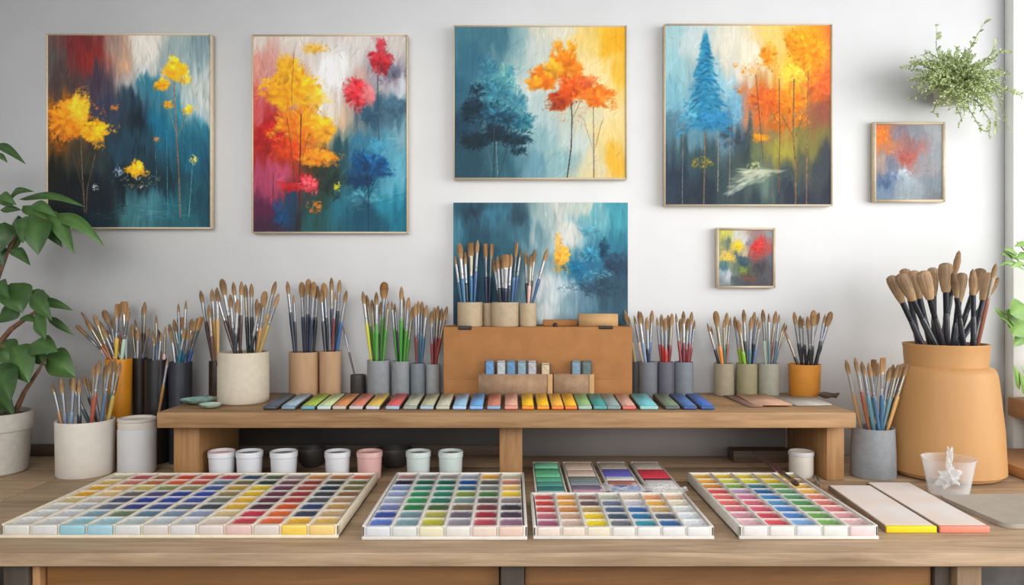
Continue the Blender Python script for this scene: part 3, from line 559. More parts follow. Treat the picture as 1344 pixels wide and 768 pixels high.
c.crown(.72,.3,.14,.15,[(206,60,60),(190,50,54),(214,90,84)],80,4,2,.6); c.crown(.35,.27,.07,.09,[(240,206,60),(232,190,40)],40,4,2,.7); c.crown(.2,.5,.13,.07,[(224,190,90),(210,180,80)],40,4,2,.6); c.crown(.45,.55,.1,.1,[(50,80,100),(90,110,110)],50,3.5,1.4,.6); c.crown(.45,.73,.08,.07,[(150,160,70),(90,110,70)],40,3,1.4,.6)
painting('p7', 941, 299, 1018, 378, c, GAINS['p7'], 'smallest framed picture, red and yellow flowers, below the fir painting', .006, .022)

# ------------------------------------------------------------------ pots
POTS = {}
def pot(key, name, px, D, wpx, top, base, m, label, cat='pot', prof=None, wall=.004, group=None, inner=None):
    """round vessel; px = centre column, wpx = width, top = rim row, all as seen at depth D"""
    r = wpx/2*D/F; h = Z(top, D)-base; x = X(px, D); base += .0006
    t = thing(name, label, cat, (x, D, base), 0, group)
    P = prof or [(.96, 0), (1, .04), (1, .97), (.985, 1)]
    out = [(r*a, h*b) for a, b in P]
    rt = out[-1][0]; rb = out[0][0]
    body = MB().lathe([(out[0][0]*.9, 0)]+out+[(rt-wall*.6, h), (rt-wall, h-.004), (min(rt, rb)-wall, .012)], 40)
    part('body', body, m, t)
    POTS[key] = dict(x=x, y=D, z=base, r=rt-wall, rb=min(rt, rb)-wall, h=h, desc=None)
    return t
S = SZ
pot('A', 'brush_pot', 112, 2.06, 71, 551, TZ, M['cream'], 'wide cream brush cup on the table beside the potted plant', prof=[(.94,0),(.97,.02),(.98,.5),(1,.98),(.985,1)], wall=.006)
t = pot('B', 'paint_jar', 180, 2.08, 47, 562, TZ, M['jarwhite'], 'white lidded jar on the table left of the wooden riser', 'jar')
part('lid', MB().lathe([(.043, .0), (.047, .002), (.048, .016), (.046, .021), (.049, .023), (.049, .029), (.045, .031), (.041, .0305), (.037, .024)], 40), M['cream'], t, (0, 0, POTS['B']['h']-.002), 'cream lid with a raised ring')
pot('C', 'brush_vase', 156, 2.20, 33, 471, TZ, M['orange_vase'], 'tall orange brush vase behind the cream cup', prof=[(.8,0),(.9,.3),(1,1)])
pot('D', 'brush_vase', 184, 2.245, 20, 470, TZ, M['brown_vase'], 'tall narrow blackish brown brush vase beside the orange vase', prof=[(.9,0),(1,1)], wall=.003)
pot('D2', 'brush_vase', 206, 2.20, 30, 472, TZ, M['black_vase'], 'tall black brush vase between brown and charcoal vases')
pot('E', 'brush_vase', 237, 2.20, 30, 475, TZ, M['dark_vase'], 'tall charcoal brush vase next to the left end of the riser', prof=[(.95,0),(1,1)])
pot('F', 'brush_glass', 284, 2.25, 19, 474, S, M['smoke'], 'dark brush glass half hidden behind the big cream pot', 'glass', wall=.002)
pot('G', 'brush_pot', 319.5, 2.10, 65, 462, S, M['creampot'], 'large speckled cream brush pot on the left of the riser', prof=[(.96,0),(1,.05),(1.0,.72),(.985,.74),(.985,.97),(.97,1)], wall=.006)
pot('H1', 'brush_tube', 399, 2.24, 38, 462, S, M['tube'], 'wider cardboard tube of brushes right of the big cream pot', 'tube', wall=.003)
pot('H2', 'brush_tube', 433.5, 2.245, 28, 461, S, M['tube'], 'narrower cardboard tube of brushes beside the wider tube', 'tube', wall=.003)
pot('dc', 'ink_pot', 470, 2.25, 20, 492, S, M['darkbowl'], 'little dark pot holding one thin stick, left of the grey cups', 'pot')
pot('I1', 'brush_cup', 497, 2.235, 30, 473, S, M['concrete'], 'widest grey brush cup left of the cardboard box', 'cup')
pot('I2', 'brush_cup', 526, 2.235, 24, 474, S, M['concrete'], 'second grey brush cup from the left, holding green brushes', 'cup')
pot('I3', 'brush_cup', 548.5, 2.235, 19, 477, S, M['slate3'], 'slim grey brush cup holding blue brushes', 'cup')
pot('I4', 'brush_cup', 568.5, 2.24, 18.6, 478, S, M['concrete_l'], 'slim pale grey brush cup touching the cardboard box', 'cup')
pot('J1', 'brush_pot', 617, 2.225, 33, 397, BZ, M['clay'], 'leftmost beige brush pot on top of the cardboard box')
pot('J0', 'brush_pot', 640, 2.252, 14, 398, BZ, M['clay'], 'slim beige brush pot tucked behind two wider pots on the box', wall=.003)
pot('J2', 'brush_pot', 663, 2.225, 36, 397, BZ, M['clay'], 'widest beige brush pot, in the middle on the cardboard box')
pot('J3', 'brush_pot', 693, 2.225, 22, 398, BZ, M['clay'], 'rightmost small beige brush pot on the cardboard box')
pot('K0', 'brush_cup', 836, 2.272, 17, 475, S, M['slate'], 'grey brush cup half hidden against the box right side', 'cup', wall=.003)
pot('K1', 'brush_cup', 850.5, 2.222, 24, 475, S, M['slate'], 'first full grey brush cup right of the cardboard box', 'cup')
pot('K2', 'brush_cup', 873.7, 2.225, 21, 475, S, M['slate2'], 'violet grey brush cup holding bright red brushes', 'cup')
pot('K3', 'brush_cup', 897.5, 2.225, 25, 475, S, M['slate3'], 'rightmost of the grey brush cups right of the box', 'cup')
pot('L1', 'brush_cup', 950, 2.235, 26, 477, S, M['tan'], 'taupe brush cup, leftmost of the three earth-coloured cups', 'cup')
pot('L2', 'brush_cup', 980, 2.235, 27, 477, S, M['tan2'], 'olive brush cup holding lime green brushes', 'cup')
pot('L3', 'brush_cup', 1008.5, 2.235, 27, 477, S, M['tan3'], 'grey-green brush cup next to the orange cup', 'cup')
pot('M', 'brush_cup', 1056, 2.225, 41, 478, S, M['orange_pot'], 'orange brush cup near the right end of the riser', 'cup', prof=[(.88,0),(.92,.03),(.99,.93),(1,.95),(1,1)])
pot('N', 'brush_pot', 1146, 2.035, 56, 561, TZ, M['concrete'], 'grey concrete brush pot on the table before the big jar', prof=[(.96,0),(1,.05),(.98,.5),(.93,1)], wall=.005)
# big jar
D = 2.06; x = X(1241, D); h = Z(451, D)-TZ; t = thing('clay_jar', 'big ochre clay jar holding large soft brushes on the right', 'jar', (x, D, TZ+.0006))
q = lambda py: Z(py, D)-TZ
pr = [(.118,0),(.130,.004),(.137,.02),(.1425,q(615)),(.137,q(560)),(.1275,q(515)),(.1225,q(494)),(.1195,q(487)),(.113,q(482)),(.1005,q(479.5)),(.1005,q(476)),(.1025,q(465)),(.1035,q(456)),(.1055,q(453)),(.1055,q(451)),(.100,q(451)),(.098,q(456)),(.096,q(480)),(.12,q(520)),(.12,.02)]
part('body', MB().lathe(pr, 64), M['jar'], t)
POTS['O'] = dict(x=x, y=D, z=TZ, r=.094, rb=.095, h=h)
DESC = dict(A='the wide cream cup', C='the orange vase', D='the brown vase', D2='the black vase', E='the charcoal vase', F='the dark glass', G='the big cream pot', H1='the wider cardboard tube', H2='the narrower cardboard tube',
 I1='the widest grey cup', I2='the second grey cup', I3='the slim grey cup', I4='the cup touching the box', J1='the leftmost pot on the box', J0='the slim pot on the box', J2='the widest pot on the box', J3='the rightmost pot on the box',
 K0='the half-hidden grey cup', K1='the first grey cup past the box', K2='the violet grey cup', K3='the rightmost grey cup', L1='the taupe cup', L2='the olive cup', L3='the grey-green cup', M='the orange cup', N='the concrete pot', O='the big clay jar')

# ------------------------------------------------------------------ brushes
HC = dict(k=((42,44,52),'black'), n=((38,50,68),'navy'), b=((62,104,146),'blue'), t=((88,112,122),'grey-teal'), g=((70,140,52),'green'), l=((140,180,40),'lime'), y=((206,190,60),'yellow'),
          o=((216,136,58),'orange'), r=((196,58,46),'red'), w=((196,150,92),'wooden'), W=((216,208,192),'white'), d=((84,62,48),'brown'), s=((112,138,160),'blue-grey'), c=((164,98,62),'copper'), u=((130,52,56),'maroon'), v=((104,74,80),'mauve'), q=((46,110,130),'teal'))
def unit(prof, sy=1, seg=10, tone=None):
    mb = MB().lathe(prof, seg, sy=sy)
    if tone: mb.a = ('rim', [tone(v[2]) for v in mb.v])
    return mb
tn = lambda z: max(0, .75-1.5*z)
ME_H = unit([(.30,0),(.42,.01),(.55,.25),(.8,.6),(1,.88),(.95,.96),(.82,1)]).mesh('handle', M['handle'])
ME_F = unit([(.8,0),(.86,.02),(.9,.2),(.84,.22),(.9,.25),(.92,.6),(.95,.97),(.9,1)]).mesh('ferrule', M['ferrule'])
ME_FF = unit([(.8,0),(.86,.02),(.9,.25),(.84,.27),(.95,.35),(1.35,.97),(1.3,1)], .6).mesh('ferrule', M['ferrule'])
KIND = {   # head: profile, hair radius, hair length, ferrule length, handle radius, words, hair colour
 'p': (unit([(.9,0),(1,.2),(.8,.6),(.35,.9),(.05,1)], 1, 10, tn), .0040, .028, .052, .0047, 'fine tip', (146,116,88)),
 'r': (unit([(.85,0),(1.08,.3),(1,.6),(.55,.88),(.08,1)], 1, 10, tn), .0060, .037, .056, .0057, 'round tip', (150,118,86)),
 'o': (unit([(.6,0),(.95,.3),(1.08,.6),(.85,.85),(.4,.97),(.05,1)], 1, 12, tn), .0088, .046, .058, .0062, 'oval head', (154,118,82)),
 'f': (unit([(.85,0),(1.0,.3),(1.08,.8),(1,.96),(.85,1)], .45, 12, tn), .0102, .040, .058, .0062, 'flat head', (168,124,82)),
 'M': (unit([(.6,0),(.95,.3),(1.08,.62),(.88,.86),(.5,.97),(.05,1)], 1, 14, tn), .0120, .048, .055, .0064, 'round mop head', (164,116,66)),
 'm': (unit([(.55,0),(.8,.25),(1.0,.6),(1.02,.8),(.86,.94),(.5,.985),(.3,1)], .8, 16, tn), .0182, .078, .058, .0088, 'wide soft head', (164,136,108)),
 'O': (unit([(.5,0),(.95,.35),(1.0,.6),(.6,.9),(.1,1)], .8, 12, tn), .0105, .070, .055, .0075, 'slim soft head', (138,110,84)),
}
ME_B = {k: v[0].mesh('bristles', M['bristle']) for k, v in KIND.items()}
def put_brush(p0, p1, kind, hc, label, group, hair=None, name='paintbrush', fcol=None, sc=1):
    """p0 = handle end, p1 = tip of the hair"""
    p0, p1 = Vector(p0), Vector(p1); dv = p1-p0; L = dv.length
    _, br, bl, fl, hr, _, hcol = KIND[kind]
    if L < bl+fl+.06: bl *= .7; fl *= .6
    br *= sc; hr *= sc
    r = bpy.data.objects.new(name, None); C.objects.link(r); r.empty_display_size = .02
    r.rotation_mode = 'QUATERNION'; r.rotation_quaternion = dv.to_track_quat('Z', 'Y'); r.location = p0
    r.rotation_quaternion = r.rotation_quaternion @ Matrix.Rotation(random.uniform(-.5, .5), 3, 'Z').to_quaternion()
    tag(r, label, 'brush', group)
    lh = L-bl-fl
    h = link('handle', ME_H, r); h.scale = (hr, hr, lh); h.color = lin([max(8, min(250, v*random.uniform(.88, 1.12))) for v in HC[hc][0]])
    f = link('ferrule', ME_FF if kind in 'f' else ME_F, r, (0, 0, lh-.001)); f.scale = (hr*.92, hr*.92, fl+.002); f.color = lin((58, 60, 66) if kind in 'mO' else random.choice([(176,178,182),(186,186,186),(160,164,172),(176,168,150)]))
    b = link('bristles', ME_B[kind], r, (0, 0, lh+fl-.001)); b.scale = (br, br, bl+.001)
    k = random.uniform(.82, 1.12); b.color = lin([min(250, v*k) for v in (hair or hcol)])
    return r
def samp(p0, p1, kind):
    _, br, bl, fl, hr, _, _ = KIND[kind]; L = (p1-p0).length; n = 40; out = []
    for k in range(n):
        z = L*k/(n-1)
        if z > L-bl: r = br*(1.05 if z < L-bl*.35 else .6)
        elif z > L-bl-fl: r = hr*.95
        else: r = hr*(.45+.55*z/(L-bl-fl))
        out.append(r)
    t = np.linspace(0, 1, n)[:, None]
    return np.array(p0)[None]*(1-t)+np.array(p1)[None]*t, np.array(out)
PLACED = []
def fill(key, spec, dy=0.0):
    """brushes standing in a pot: each spec is column,row,kind,handle for the tip"""
    P = POTS[key]; items = []
    for q in spec.split():
        a = q.split(','); items.append((float(a[0]), float(a[1]), a[2], a[3]))
    items.sort(key=lambda i: i[0]); n = len(items)
    tx = [X(i[0], P['y']) for i in items]
    lo, hi = min(tx), max(tx); cx = P['x']
    for k, (px, py, kind, hc) in enumerate(items):
        hr = KIND[kind][4]; R = max(.002, P['r']-hr*1.1); bestc = None
        fr = (tx[k]-cx)/max(.001, max(abs(lo-cx), abs(hi-cx)))
        for tr in range(140):
            xr = max(-1, min(1, fr*.93+random.uniform(-.08, .08)*(1+tr/30)))*R
            yo = random.uniform(-1, 1)*math.sqrt(max(0, R*R-xr*xr))
            Dt = min(P['y']+yo*random.uniform(.8, 1.5+tr/50), WALL-.016-KIND[kind][1])
            if key[0] == 'J': Dt = min(Dt, 2.262-KIND[kind][1])
            if key == 'O':
                row = (k*2+1) % 3-1; yo = row*.044+random.uniform(-.014, .014); xr = fr*(.068 if row else .078)+random.uniform(-.014, .014); Dt = P['y']+row*.064+random.uniform(-.03, .03); q_ = min(1, .076/max(.001, math.hypot(xr, yo))); xr *= q_; yo *= q_
            tip = Vector((X(px, Dt), Dt, Z(py, Dt)))
            rim = Vector((cx+xr, P['y']+yo, P['z']+P['h']))
            d = (rim-tip); d = d/abs(d.z)
            best = rim.copy(); st = .004; rb = P['rb']-hr*.75
            p = rim.copy(); zlow = P['z']+.016+.03*random.random()
            while p.z > zlow:
                p = p+d*st
                if math.hypot(p.x-cx, p.y-P['y']) > rb and p.z < P['z']+P['h']-.02: break
                best = p.copy()
            a, ra = samp(best, tip, kind); pen = 1.0
            for b, rb_ in PLACED[-60:]:
                if abs(b[-1, 0]-a[-1, 0]) > .25: continue
                dm = np.sqrt(((a[:, None]-b[None])**2).sum(-1))-ra[:, None]-rb_[None]
                pen = min(pen, dm.min())
            if bestc is None or pen > bestc[0]: bestc = (pen, best, tip, a, ra)
            if pen > .0004: break
        _, best, tip, a, ra = bestc
        PLACED.append((a, ra))
        nm = ORD[k] if n > 1 else 'only'
        where = DESC[key]
        lab = f"{nm} brush from left in {where}, {HC[hc][1]} handle, {KIND[kind][5]}"
        put_brush(best, tip, kind, hc, lab, 'brushes in '+where)
fill('A', '68,502,p,w 80,497,r,s 91,497,r,t 97,495,r,s 103,498,r,k 109,494,r,k 115,497,r,k 121,505,r,c 124,478,r,c 131,472,r,c 139,478,r,o 146,472,r,t 151,470,r,q 158,475,r,w')
fill('C', '112,418,r,c 117,424,p,o 133,428,r,w 150,416,r,c 140,432,p,W 101,428,f,W 106,409,p,w 123,412,r,c 128,420,r,c 136,407,o,c 146,420,p,g 155,399,f,y 163,396,f,W 169,404,r,W')
fill('D', '181,430,r,c 173,425,r,s 177,418,p,W 187,402,p,k 190,396,r,d 196,430,p,s')
fill('D2', '203,440,p,W 200,433,p,s 205,413,p,s 207,432,r,w 212,436,p,k 217,428,p,W')
fill('E', '248,430,r,s 225,438,p,s 255,434,p,q 222,425,r,s 228,419,r,W 234,398,p,s 237,417,f,w 243,432,r,q 244,394,p,s 252,418,r,W 259,417,r,s 265,416,f,b')
fill('F', '263,381,r,d 274,400,r,d 278,379,r,w 285,377,r,w')
fill('G', '283,380,r,d 291,366,o,d 302,386,r,k 306,370,r,k 317,369,r,d 322,373,r,k 330,372,r,k 337,392,r,k 341,397,r,k 348,382,o,w 362,369,r,w 366,385,r,w 312,392,r,k')
fill('H1', '377,369,r,n 385,386,p,n 396,370,o,n 405,366,o,n 412,370,o,n 417,375,r,k')
fill('H2', '421,380,r,k 425,371,o,n 435,364,r,n 441,382,p,u 446,367,r,n 455,381,r,b')
put_brush((X(470, 2.25), 2.25, SZ+.015), (X(450, 2.27), 2.27, Z(428, 2.27)), 'p', 'd', 'lone dark stick brush leaning out of the little dark pot', None, sc=.7)
fill('I1', '476,382,r,y 481,387,r,g 488,393,r,g 494,383,r,g 504.5,370,M,g 510,395,p,g 500,396,r,g')
fill('I2', '514,395,p,g 518,398,p,k 527,376,r,g 529,388,r,g 536.5,390,r,g 542,402,r,g')
fill('I3', '545,398,r,u 549,395,r,b 554,395,r,s 560,400,r,b')
fill('I4', '566,408,r,u 570,403,r,u 575,401,r,u 580,404,r,s 587,402,r,u')
fill('J1', '597,335,p,b 603,319,o,b 610,330,r,k 618,319,f,b 627,315,r,b')
fill('J0', '637,320,f,n 646,320,f,n')
fill('J2', '648,340,r,n 653,336,r,n 658,336,r,n 664,334,f,n 671,333,r,n 678,319,f,b 684,326,p,b')
fill('J3', '690,330,r,n 697,333,r,W 702,327,r,n 719,326,r,b')
fill('K0', '820,407,r,W 825,415,p,W')
fill('K1', '832,414,p,W 838,408,r,s 841,409,r,t 849,416,r,k 856,407,r,s')
fill('K2', '862,416,p,u 868,412,r,r 873,417,r,r 877,413,r,r 882,411,r,u')
fill('K3', '887,411,p,u 893,418,r,k 897,408,r,u 903,417,r,u 908,409,r,u 912,420,p,u')
fill('L1', '928,424,p,k 933,428,p,t 939,408,o,o 950,419,p,t 954,410,r,k 959,416,p,c')
fill('L2', '964,415,r,l 969,420,r,l 976,406,r,k 986,416,r,t 990.5,409,r,k 995,416,p,k 998,421,p,s')
fill('L3', '1001,406,r,W 1009,411,p,s 1018.6,408,r,c 1023,412,p,t 1030,423,p,s 1033,426,p,s')
fill('M', '1030,434,p,k 1042,409,r,k 1050,414,r,k 1054,416,p,k 1060,415,r,k 1068,407,o,k 1075,410,r,k 1083,412,p,k 1091,409,o,k')
fill('N', '1110,472,r,w 1122,469,r,c 1131,474,r,s 1140,476,r,b 1147,472,f,s 1153,476,r,s 1159,470,f,b 1168,482,r,s 1173,478,r,t 1179,478,r,s 1185,478,r,d 1192,476,r,w')
fill('O', '1168,362,m,k 1181,360,m,k 1187,353,m,k 1198,355,m,k 1211,356,m,k 1224,351,m,k 1241,345,m,k 1251,357,O,k 1259,329,O,k 1263,358,m,k 1277,353,O,k 1288,353,m,k 1299,358,m,k 1307,346,r,c 1311,364,O,k')

# ------------------------------------------------------------------ cardboard box, card trays and loose pans on the riser
BY0, BY1 = 2.18, 2.297
bx0, bx1 = X(582, BY0), X(830, BY0)
t = thing('cardboard_box', 'wide brown cardboard box standing in the middle of the riser', 'box', ((bx0+bx1)/2, 2.24, SZ+.0003))
w2 = (bx1-bx0)/2; hb = BZ-SZ
part('carton', MB().rbox(-w2, w2, BY0-2.24, BY1-2.24, 0, hb, .002), M['card'], t)
part('flap', MB().rbox(-w2+.002, w2-.002, BY0-2.24-.003, BY0-2.24, 0, .052, .001), M['card'], t, label='lower front flap of the carton')
part('clip', MB().rbox(-.228, -.190, BY0-2.24-.004, BY0-2.24+.02, hb-.008, hb+.003, .002), M['black'], t)
part('clip', MB().rbox(.175, .215, BY0-2.24-.004, BY0-2.24+.02, hb-.006, hb+.003, .002), M['black'], t)
part('clip', MB().lathe([(.004,0),(.007,.002),(.007,.008),(.003,.012)], 12), M['black'], t, (.05, BY0-2.24+.01, hb))
t = thing('small_carton', 'small open tan carton lying on the right of the big cardboard box', 'box', (X(785, 2.22), 2.225, BZ+.0008))
part('carton', MB().box(-.056, .056, -.02, -.017, 0, .036).box(-.056, .056, .017, .02, 0, .036).box(-.056, -.053, -.017, .017, 0, .036).box(.053, .056, -.017, .017, 0, .036).box(-.053, .053, -.017, .017, 0, .003), M['card_in'], t)
single('wood_offcut', MB().rbox(-.05, .05, -.012, .012, 0, .018, .002), M['card'], 'flat brown card offcut between the pots and the small carton', 'card', (X(735, 2.25), 2.25, BZ+.0008))
def card_tray(x0, x1, label):
    D0 = 2.142; a, b = X(x0, D0), X(x1, D0); w = (b-a)/2
    t = thing('card_tray', label, 'tray', ((a+b)/2, D0+.016, SZ+.0004)); hh = Z(491.5, D0)-SZ
    part('carton', MB().box(-w, w, -.016, -.013, 0, hh).box(-w, w, .013, .016, 0, hh).box(-w, -w+.003, -.013, .013, 0, hh).box(w-.003, w, -.013, .013, 0, hh).box(-w+.003, w-.003, -.013, .013, 0, .003), M['card_gray'], t)
    part('torn_edge', MB().rbox(w-.012, w+.0015, -.0178, -.0155, .0, hh, .0008), M['card_in'], t, label='pale torn corner of the card tray')
    return D0
card_tray(628, 724.5, 'longer worn card tray before the box, holding blue paint pans')
card_tray(727, 779, 'shorter worn card tray before the box, holding two dark pans')
PANSB = [(643,(96,146,196),'bright blue'),(658,(176,186,190),'pale grey'),(671,(92,140,180),'mid blue'),(685,(130,160,176),'grey blue'),(698.5,(176,178,182),'silver grey'),(716,(206,184,150),'beige'),(756,(120,150,170),'dusty blue'),(770,(92,112,110),'dark speckled')]
for i, (px, c_, nm) in enumerate(PANSB):
    D0 = 2.158; hh = .104 if px != 716 else .097
    t = thing('paint_pan', f'{nm} paint pan standing upright in the '+('longer' if px < 730 else 'shorter')+' card tray', 'paint pan', (X(px, D0), D0, SZ+.0035), 0, 'paint pans in the card trays')
    part('casing', MB().rbox(-.0145, .0145, -.008, .008, 0, hh, .002), M['holder'], t)
    o = part('paint', MB().rbox(-.0105, .0105, -.0105, -.0075, .05, hh-.003, .001).rbox(-.0105, .0105, -.009, .006, hh-.002, hh+.0015, .001), M['cake'], t); o.color = lin(c_)

# ------------------------------------------------------------------ strips of watercolour along the riser
STR = [(354,(84,94,110),(64,68,78),'charcoal'),(378,(160,184,198),(124,152,172),'pale blue-grey'),(404,(168,196,76),(112,164,176),'leaf green'),(425,(206,220,160),(196,218,218),'pale green'),(445,(222,146,84),(198,188,176),'burnt orange'),
 (467,(224,132,106),(200,194,192),'salmon'),(489,(230,190,86),(204,208,212),'mustard'),(515,(226,100,100),(168,188,208),'rose red'),(538,(190,190,166),(154,160,154),'sage'),(560,(194,190,158),(164,188,204),'khaki'),
 (581,(206,202,178),(192,192,170),'ivory'),(603,(156,196,226),(168,204,238),'sky blue'),(625,(110,170,226),(134,184,234),'cornflower blue'),(648,(210,130,106),(144,168,200),'terracotta'),(671,(230,172,148),(226,146,130),'peach'),
 (693,(252,198,20),(242,144,30),'bright yellow'),(713,(250,194,30),(242,154,40),'warm yellow'),(732,(248,186,66),(238,134,50),'apricot'),(749.5,(252,190,40),(234,130,46),'golden yellow'),(768,(146,190,126),(174,194,184),'grass green'),
 (788,(64,156,150),(94,164,164),'teal'),(806,(146,166,160),(134,154,154),'grey-green'),(826,(214,166,146),(220,114,104),'dusty pink'),(852,(116,196,206),(154,208,208),'turquoise'),(883,(120,136,110),(94,108,104),'moss grey'),(906,(76,116,172),(58,88,144),'denim blue'),(929,(66,110,188),(52,92,154),'royal blue')]
SD0, SD1 = 1.957, 2.132
for i, (px, c_, tb, nm) in enumerate(STR):
    w = {852: .0245, 883: .0195}.get(px, .0168 if 690 < px < 750 else .0185); L = SD1-SD0
    t = thing('paint_strip', f'{nm} watercolour strip, {ORD[i]} from the left along the riser edge', 'paint strip', (X(px, SD0), SD0, SZ), 0, 'watercolour strips along the riser')
    def wedge(a, y0, y1, zb, zf, zr): return MB().add([(-a,y0,zb),(a,y0,zb),(a,y1,zb),(-a,y1,zb),(-a,y0,zf),(a,y0,zf),(a,y1,zr),(-a,y1,zr)], [(0,3,2,1),(4,5,6,7),(0,1,5,4),(1,2,6,5),(2,3,7,6),(3,0,4,7)])
    part('holder', wedge(w, .006, L, .0006, .0075, .0170), M['holder'], t)
    o = part('paint_cake', wedge(w-.0022, .013, L-.003, .005, .0105, .0192), M['cake'], t); o.color = lin(c_)
    o = part('front_tab', MB().rbox(-w+.0012, w-.0012, -.002, .012, .0006, .0098, .003, seg=3), M['tab'], t); o.color = lin(tb)

# ------------------------------------------------------------------ other things on the riser
def disc(rx, ry, z0, z1, n=40, wob=.0, ph=0): return [((rx*(1+wob*math.sin(5*2*PI*k/n+ph)))*math.cos(2*PI*k/n), (ry*(1+wob*math.sin(5*2*PI*k/n+ph)))*math.sin(2*PI*k/n)) for k in range(n)]
def saucer(r, h): return MB().lathe([(r*.5, 0), (r*.8, h*.4), (r, h), (r*.97, h*1.02), (r*.78, h*.6), (r*.4, h*.35), (r*.1, h*.3)], 40)
single('mixing_saucer', saucer(.047, .012), M['mix'], 'larger teal glazed mixing saucer on the left end of the riser', 'saucer', (X(258, 2.06), 2.07, SZ+.0006))
single('mixing_saucer', saucer(.030, .010), M['mixwhite'], 'smaller mint mixing saucer beside the foot of the big cream pot', 'saucer', (X(275, 1.985), 1.992, SZ+.0006))
def quad_sheet(pts, z1, b=None):
    return MB().slab([(p[0], p[1]) for p in pts], 0, z1)
def sheet(name, pxs, m, label, z0=0, th=.003):
    pts = []
    for px, py in pxs:
        D = (CAMZ-SZ)*F/(py-CY); pts.append((X(px, D), min(D, WALL-.01)))
    cx = sum(p[0] for p in pts)/4; cy = sum(p[1] for p in pts)/4
    return single(name, MB().slab([(p[0]-cx, p[1]-cy) for p in pts], 0, th), m, label, 'paper', (cx, cy, SZ+z0+.0006))
sheet('paper_sheet', [(983,534.5),(1001,534.5),(967,520.5),(950,520.5)], M['sheet_brown'], 'narrow dark brown paper strip lying right of the blue strips')
sheet('paper_sheet', [(990,534.2),(1040,534.2),(1006,520.5),(966,520.5)], M['sheet_pink'], 'pinkish paper sheet lying before the earth-coloured cups', .0032)
sheet('paper_sheet', [(1046,533.5),(1092,532.5),(1066,522),(1012,521)], M['sheet_grey'], 'pale grey paper sheet lying before the orange cup')
mb = MB()
for k in range(4):
    rr = .013+.002*k; pts = [(rr*math.cos(a)*1.5, rr*math.sin(a), .006+.002*k+.002*math.sin(3*a+k)) for a in [2*PI*j/28 for j in range(29)]]
    mb.tube(pts, .0032, 6)
single('cord_coil', mb, M['cord'], 'small coil of dark cord behind the orange cup at riser end', 'cord', (X(1087, 2.17), 2.165, SZ), .3)

# ------------------------------------------------------------------ under the riser: little cups
for (px, m_, lab, wd) in ((291,'cupp2','first pale cup from the left under the riser, pink stained rim',34),(327.5,'cupw','second cup from the left under the riser, white with grey inside',34),(372.5,'cupw','third white cup from the left under the riser, taller-looking, standing apart',35),
        (443,'cupw','white cup under the riser, immediately left of the pink cup',33),(485,'cupp','pink cup under the riser behind the gap between two trays',33),(549,'cupg','pale mint cup under the riser, left of two near the middle leg',32),(591.5,'cupg','pale mint cup under the riser, nearest the middle leg',32)):
    D = 2.012; r = wd/2*D/F; h = Z(592, D)-TZ
    t = thing('porcelain_cup', lab, 'cup', (X(px, D), D, TZ+.0006), 0, 'little cups under the riser')
    part('body', MB().lathe([(r*.86, 0), (r*.9, .003), (r*.97, h*.75), (r*.97, h*.78), (r*1.02, h*.80), (r*1.02, h*.98), (r*.99, h), (r*.92, h), (r*.9, h-.004), (r*.86, h-.02)], 36), M['cupw'] if m_ == 'cupp2' else M[m_], t)
    if m_ == 'cupp2': part('rim', MB().lathe([(r*1.0, h-.003), (r*1.025, h-.001), (r*1.0, h+.001), (r*.94, h+.0008), (r*.915, h-.003)], 36, cap=False), M['cupp'], t, label='pink stained rim')
    part('paint', MB().lathe([(r*.85, h-.012), (r*.885, h-.007)], 30), M['cupp'] if 'pp' in m_ else M['cup_in'], t)
D = 2.03; r = 15.5*D/F; h = Z(592, D)-TZ
t = thing('tin_cup', 'small off-white cup under the right end of the riser', 'cup', (X(1051.5, D), D, TZ+.0006))
part('body', MB().lathe([(r*.95, 0), (r, .003), (r, h*.83), (r*1.04, h*.85), (r*1.04, h*.97), (r, h), (r*.92, h), (r*.9, h-.02), (r*.88, .01)], 36), M['cream'], t)
part('rim', MB().lathe([(r*1.05, h-.010), (r*1.06, h-.006), (r*1.05, h-.002), (r*1.03, h-.006)], 36, cap=False), M['jarwhite'], t)
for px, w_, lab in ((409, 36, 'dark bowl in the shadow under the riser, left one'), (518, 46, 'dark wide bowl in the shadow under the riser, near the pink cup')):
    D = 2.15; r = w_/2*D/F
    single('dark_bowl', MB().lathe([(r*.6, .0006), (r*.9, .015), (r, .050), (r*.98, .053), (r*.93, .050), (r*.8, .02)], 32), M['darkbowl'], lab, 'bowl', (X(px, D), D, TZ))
single('wood_block', MB().rbox(-.085, .085, -.03, .03, 0, .034, .003), M['rail'], 'dark low wood block at the back under the riser', 'wood block', (X(1000, 2.2), 2.22, TZ+.0006))

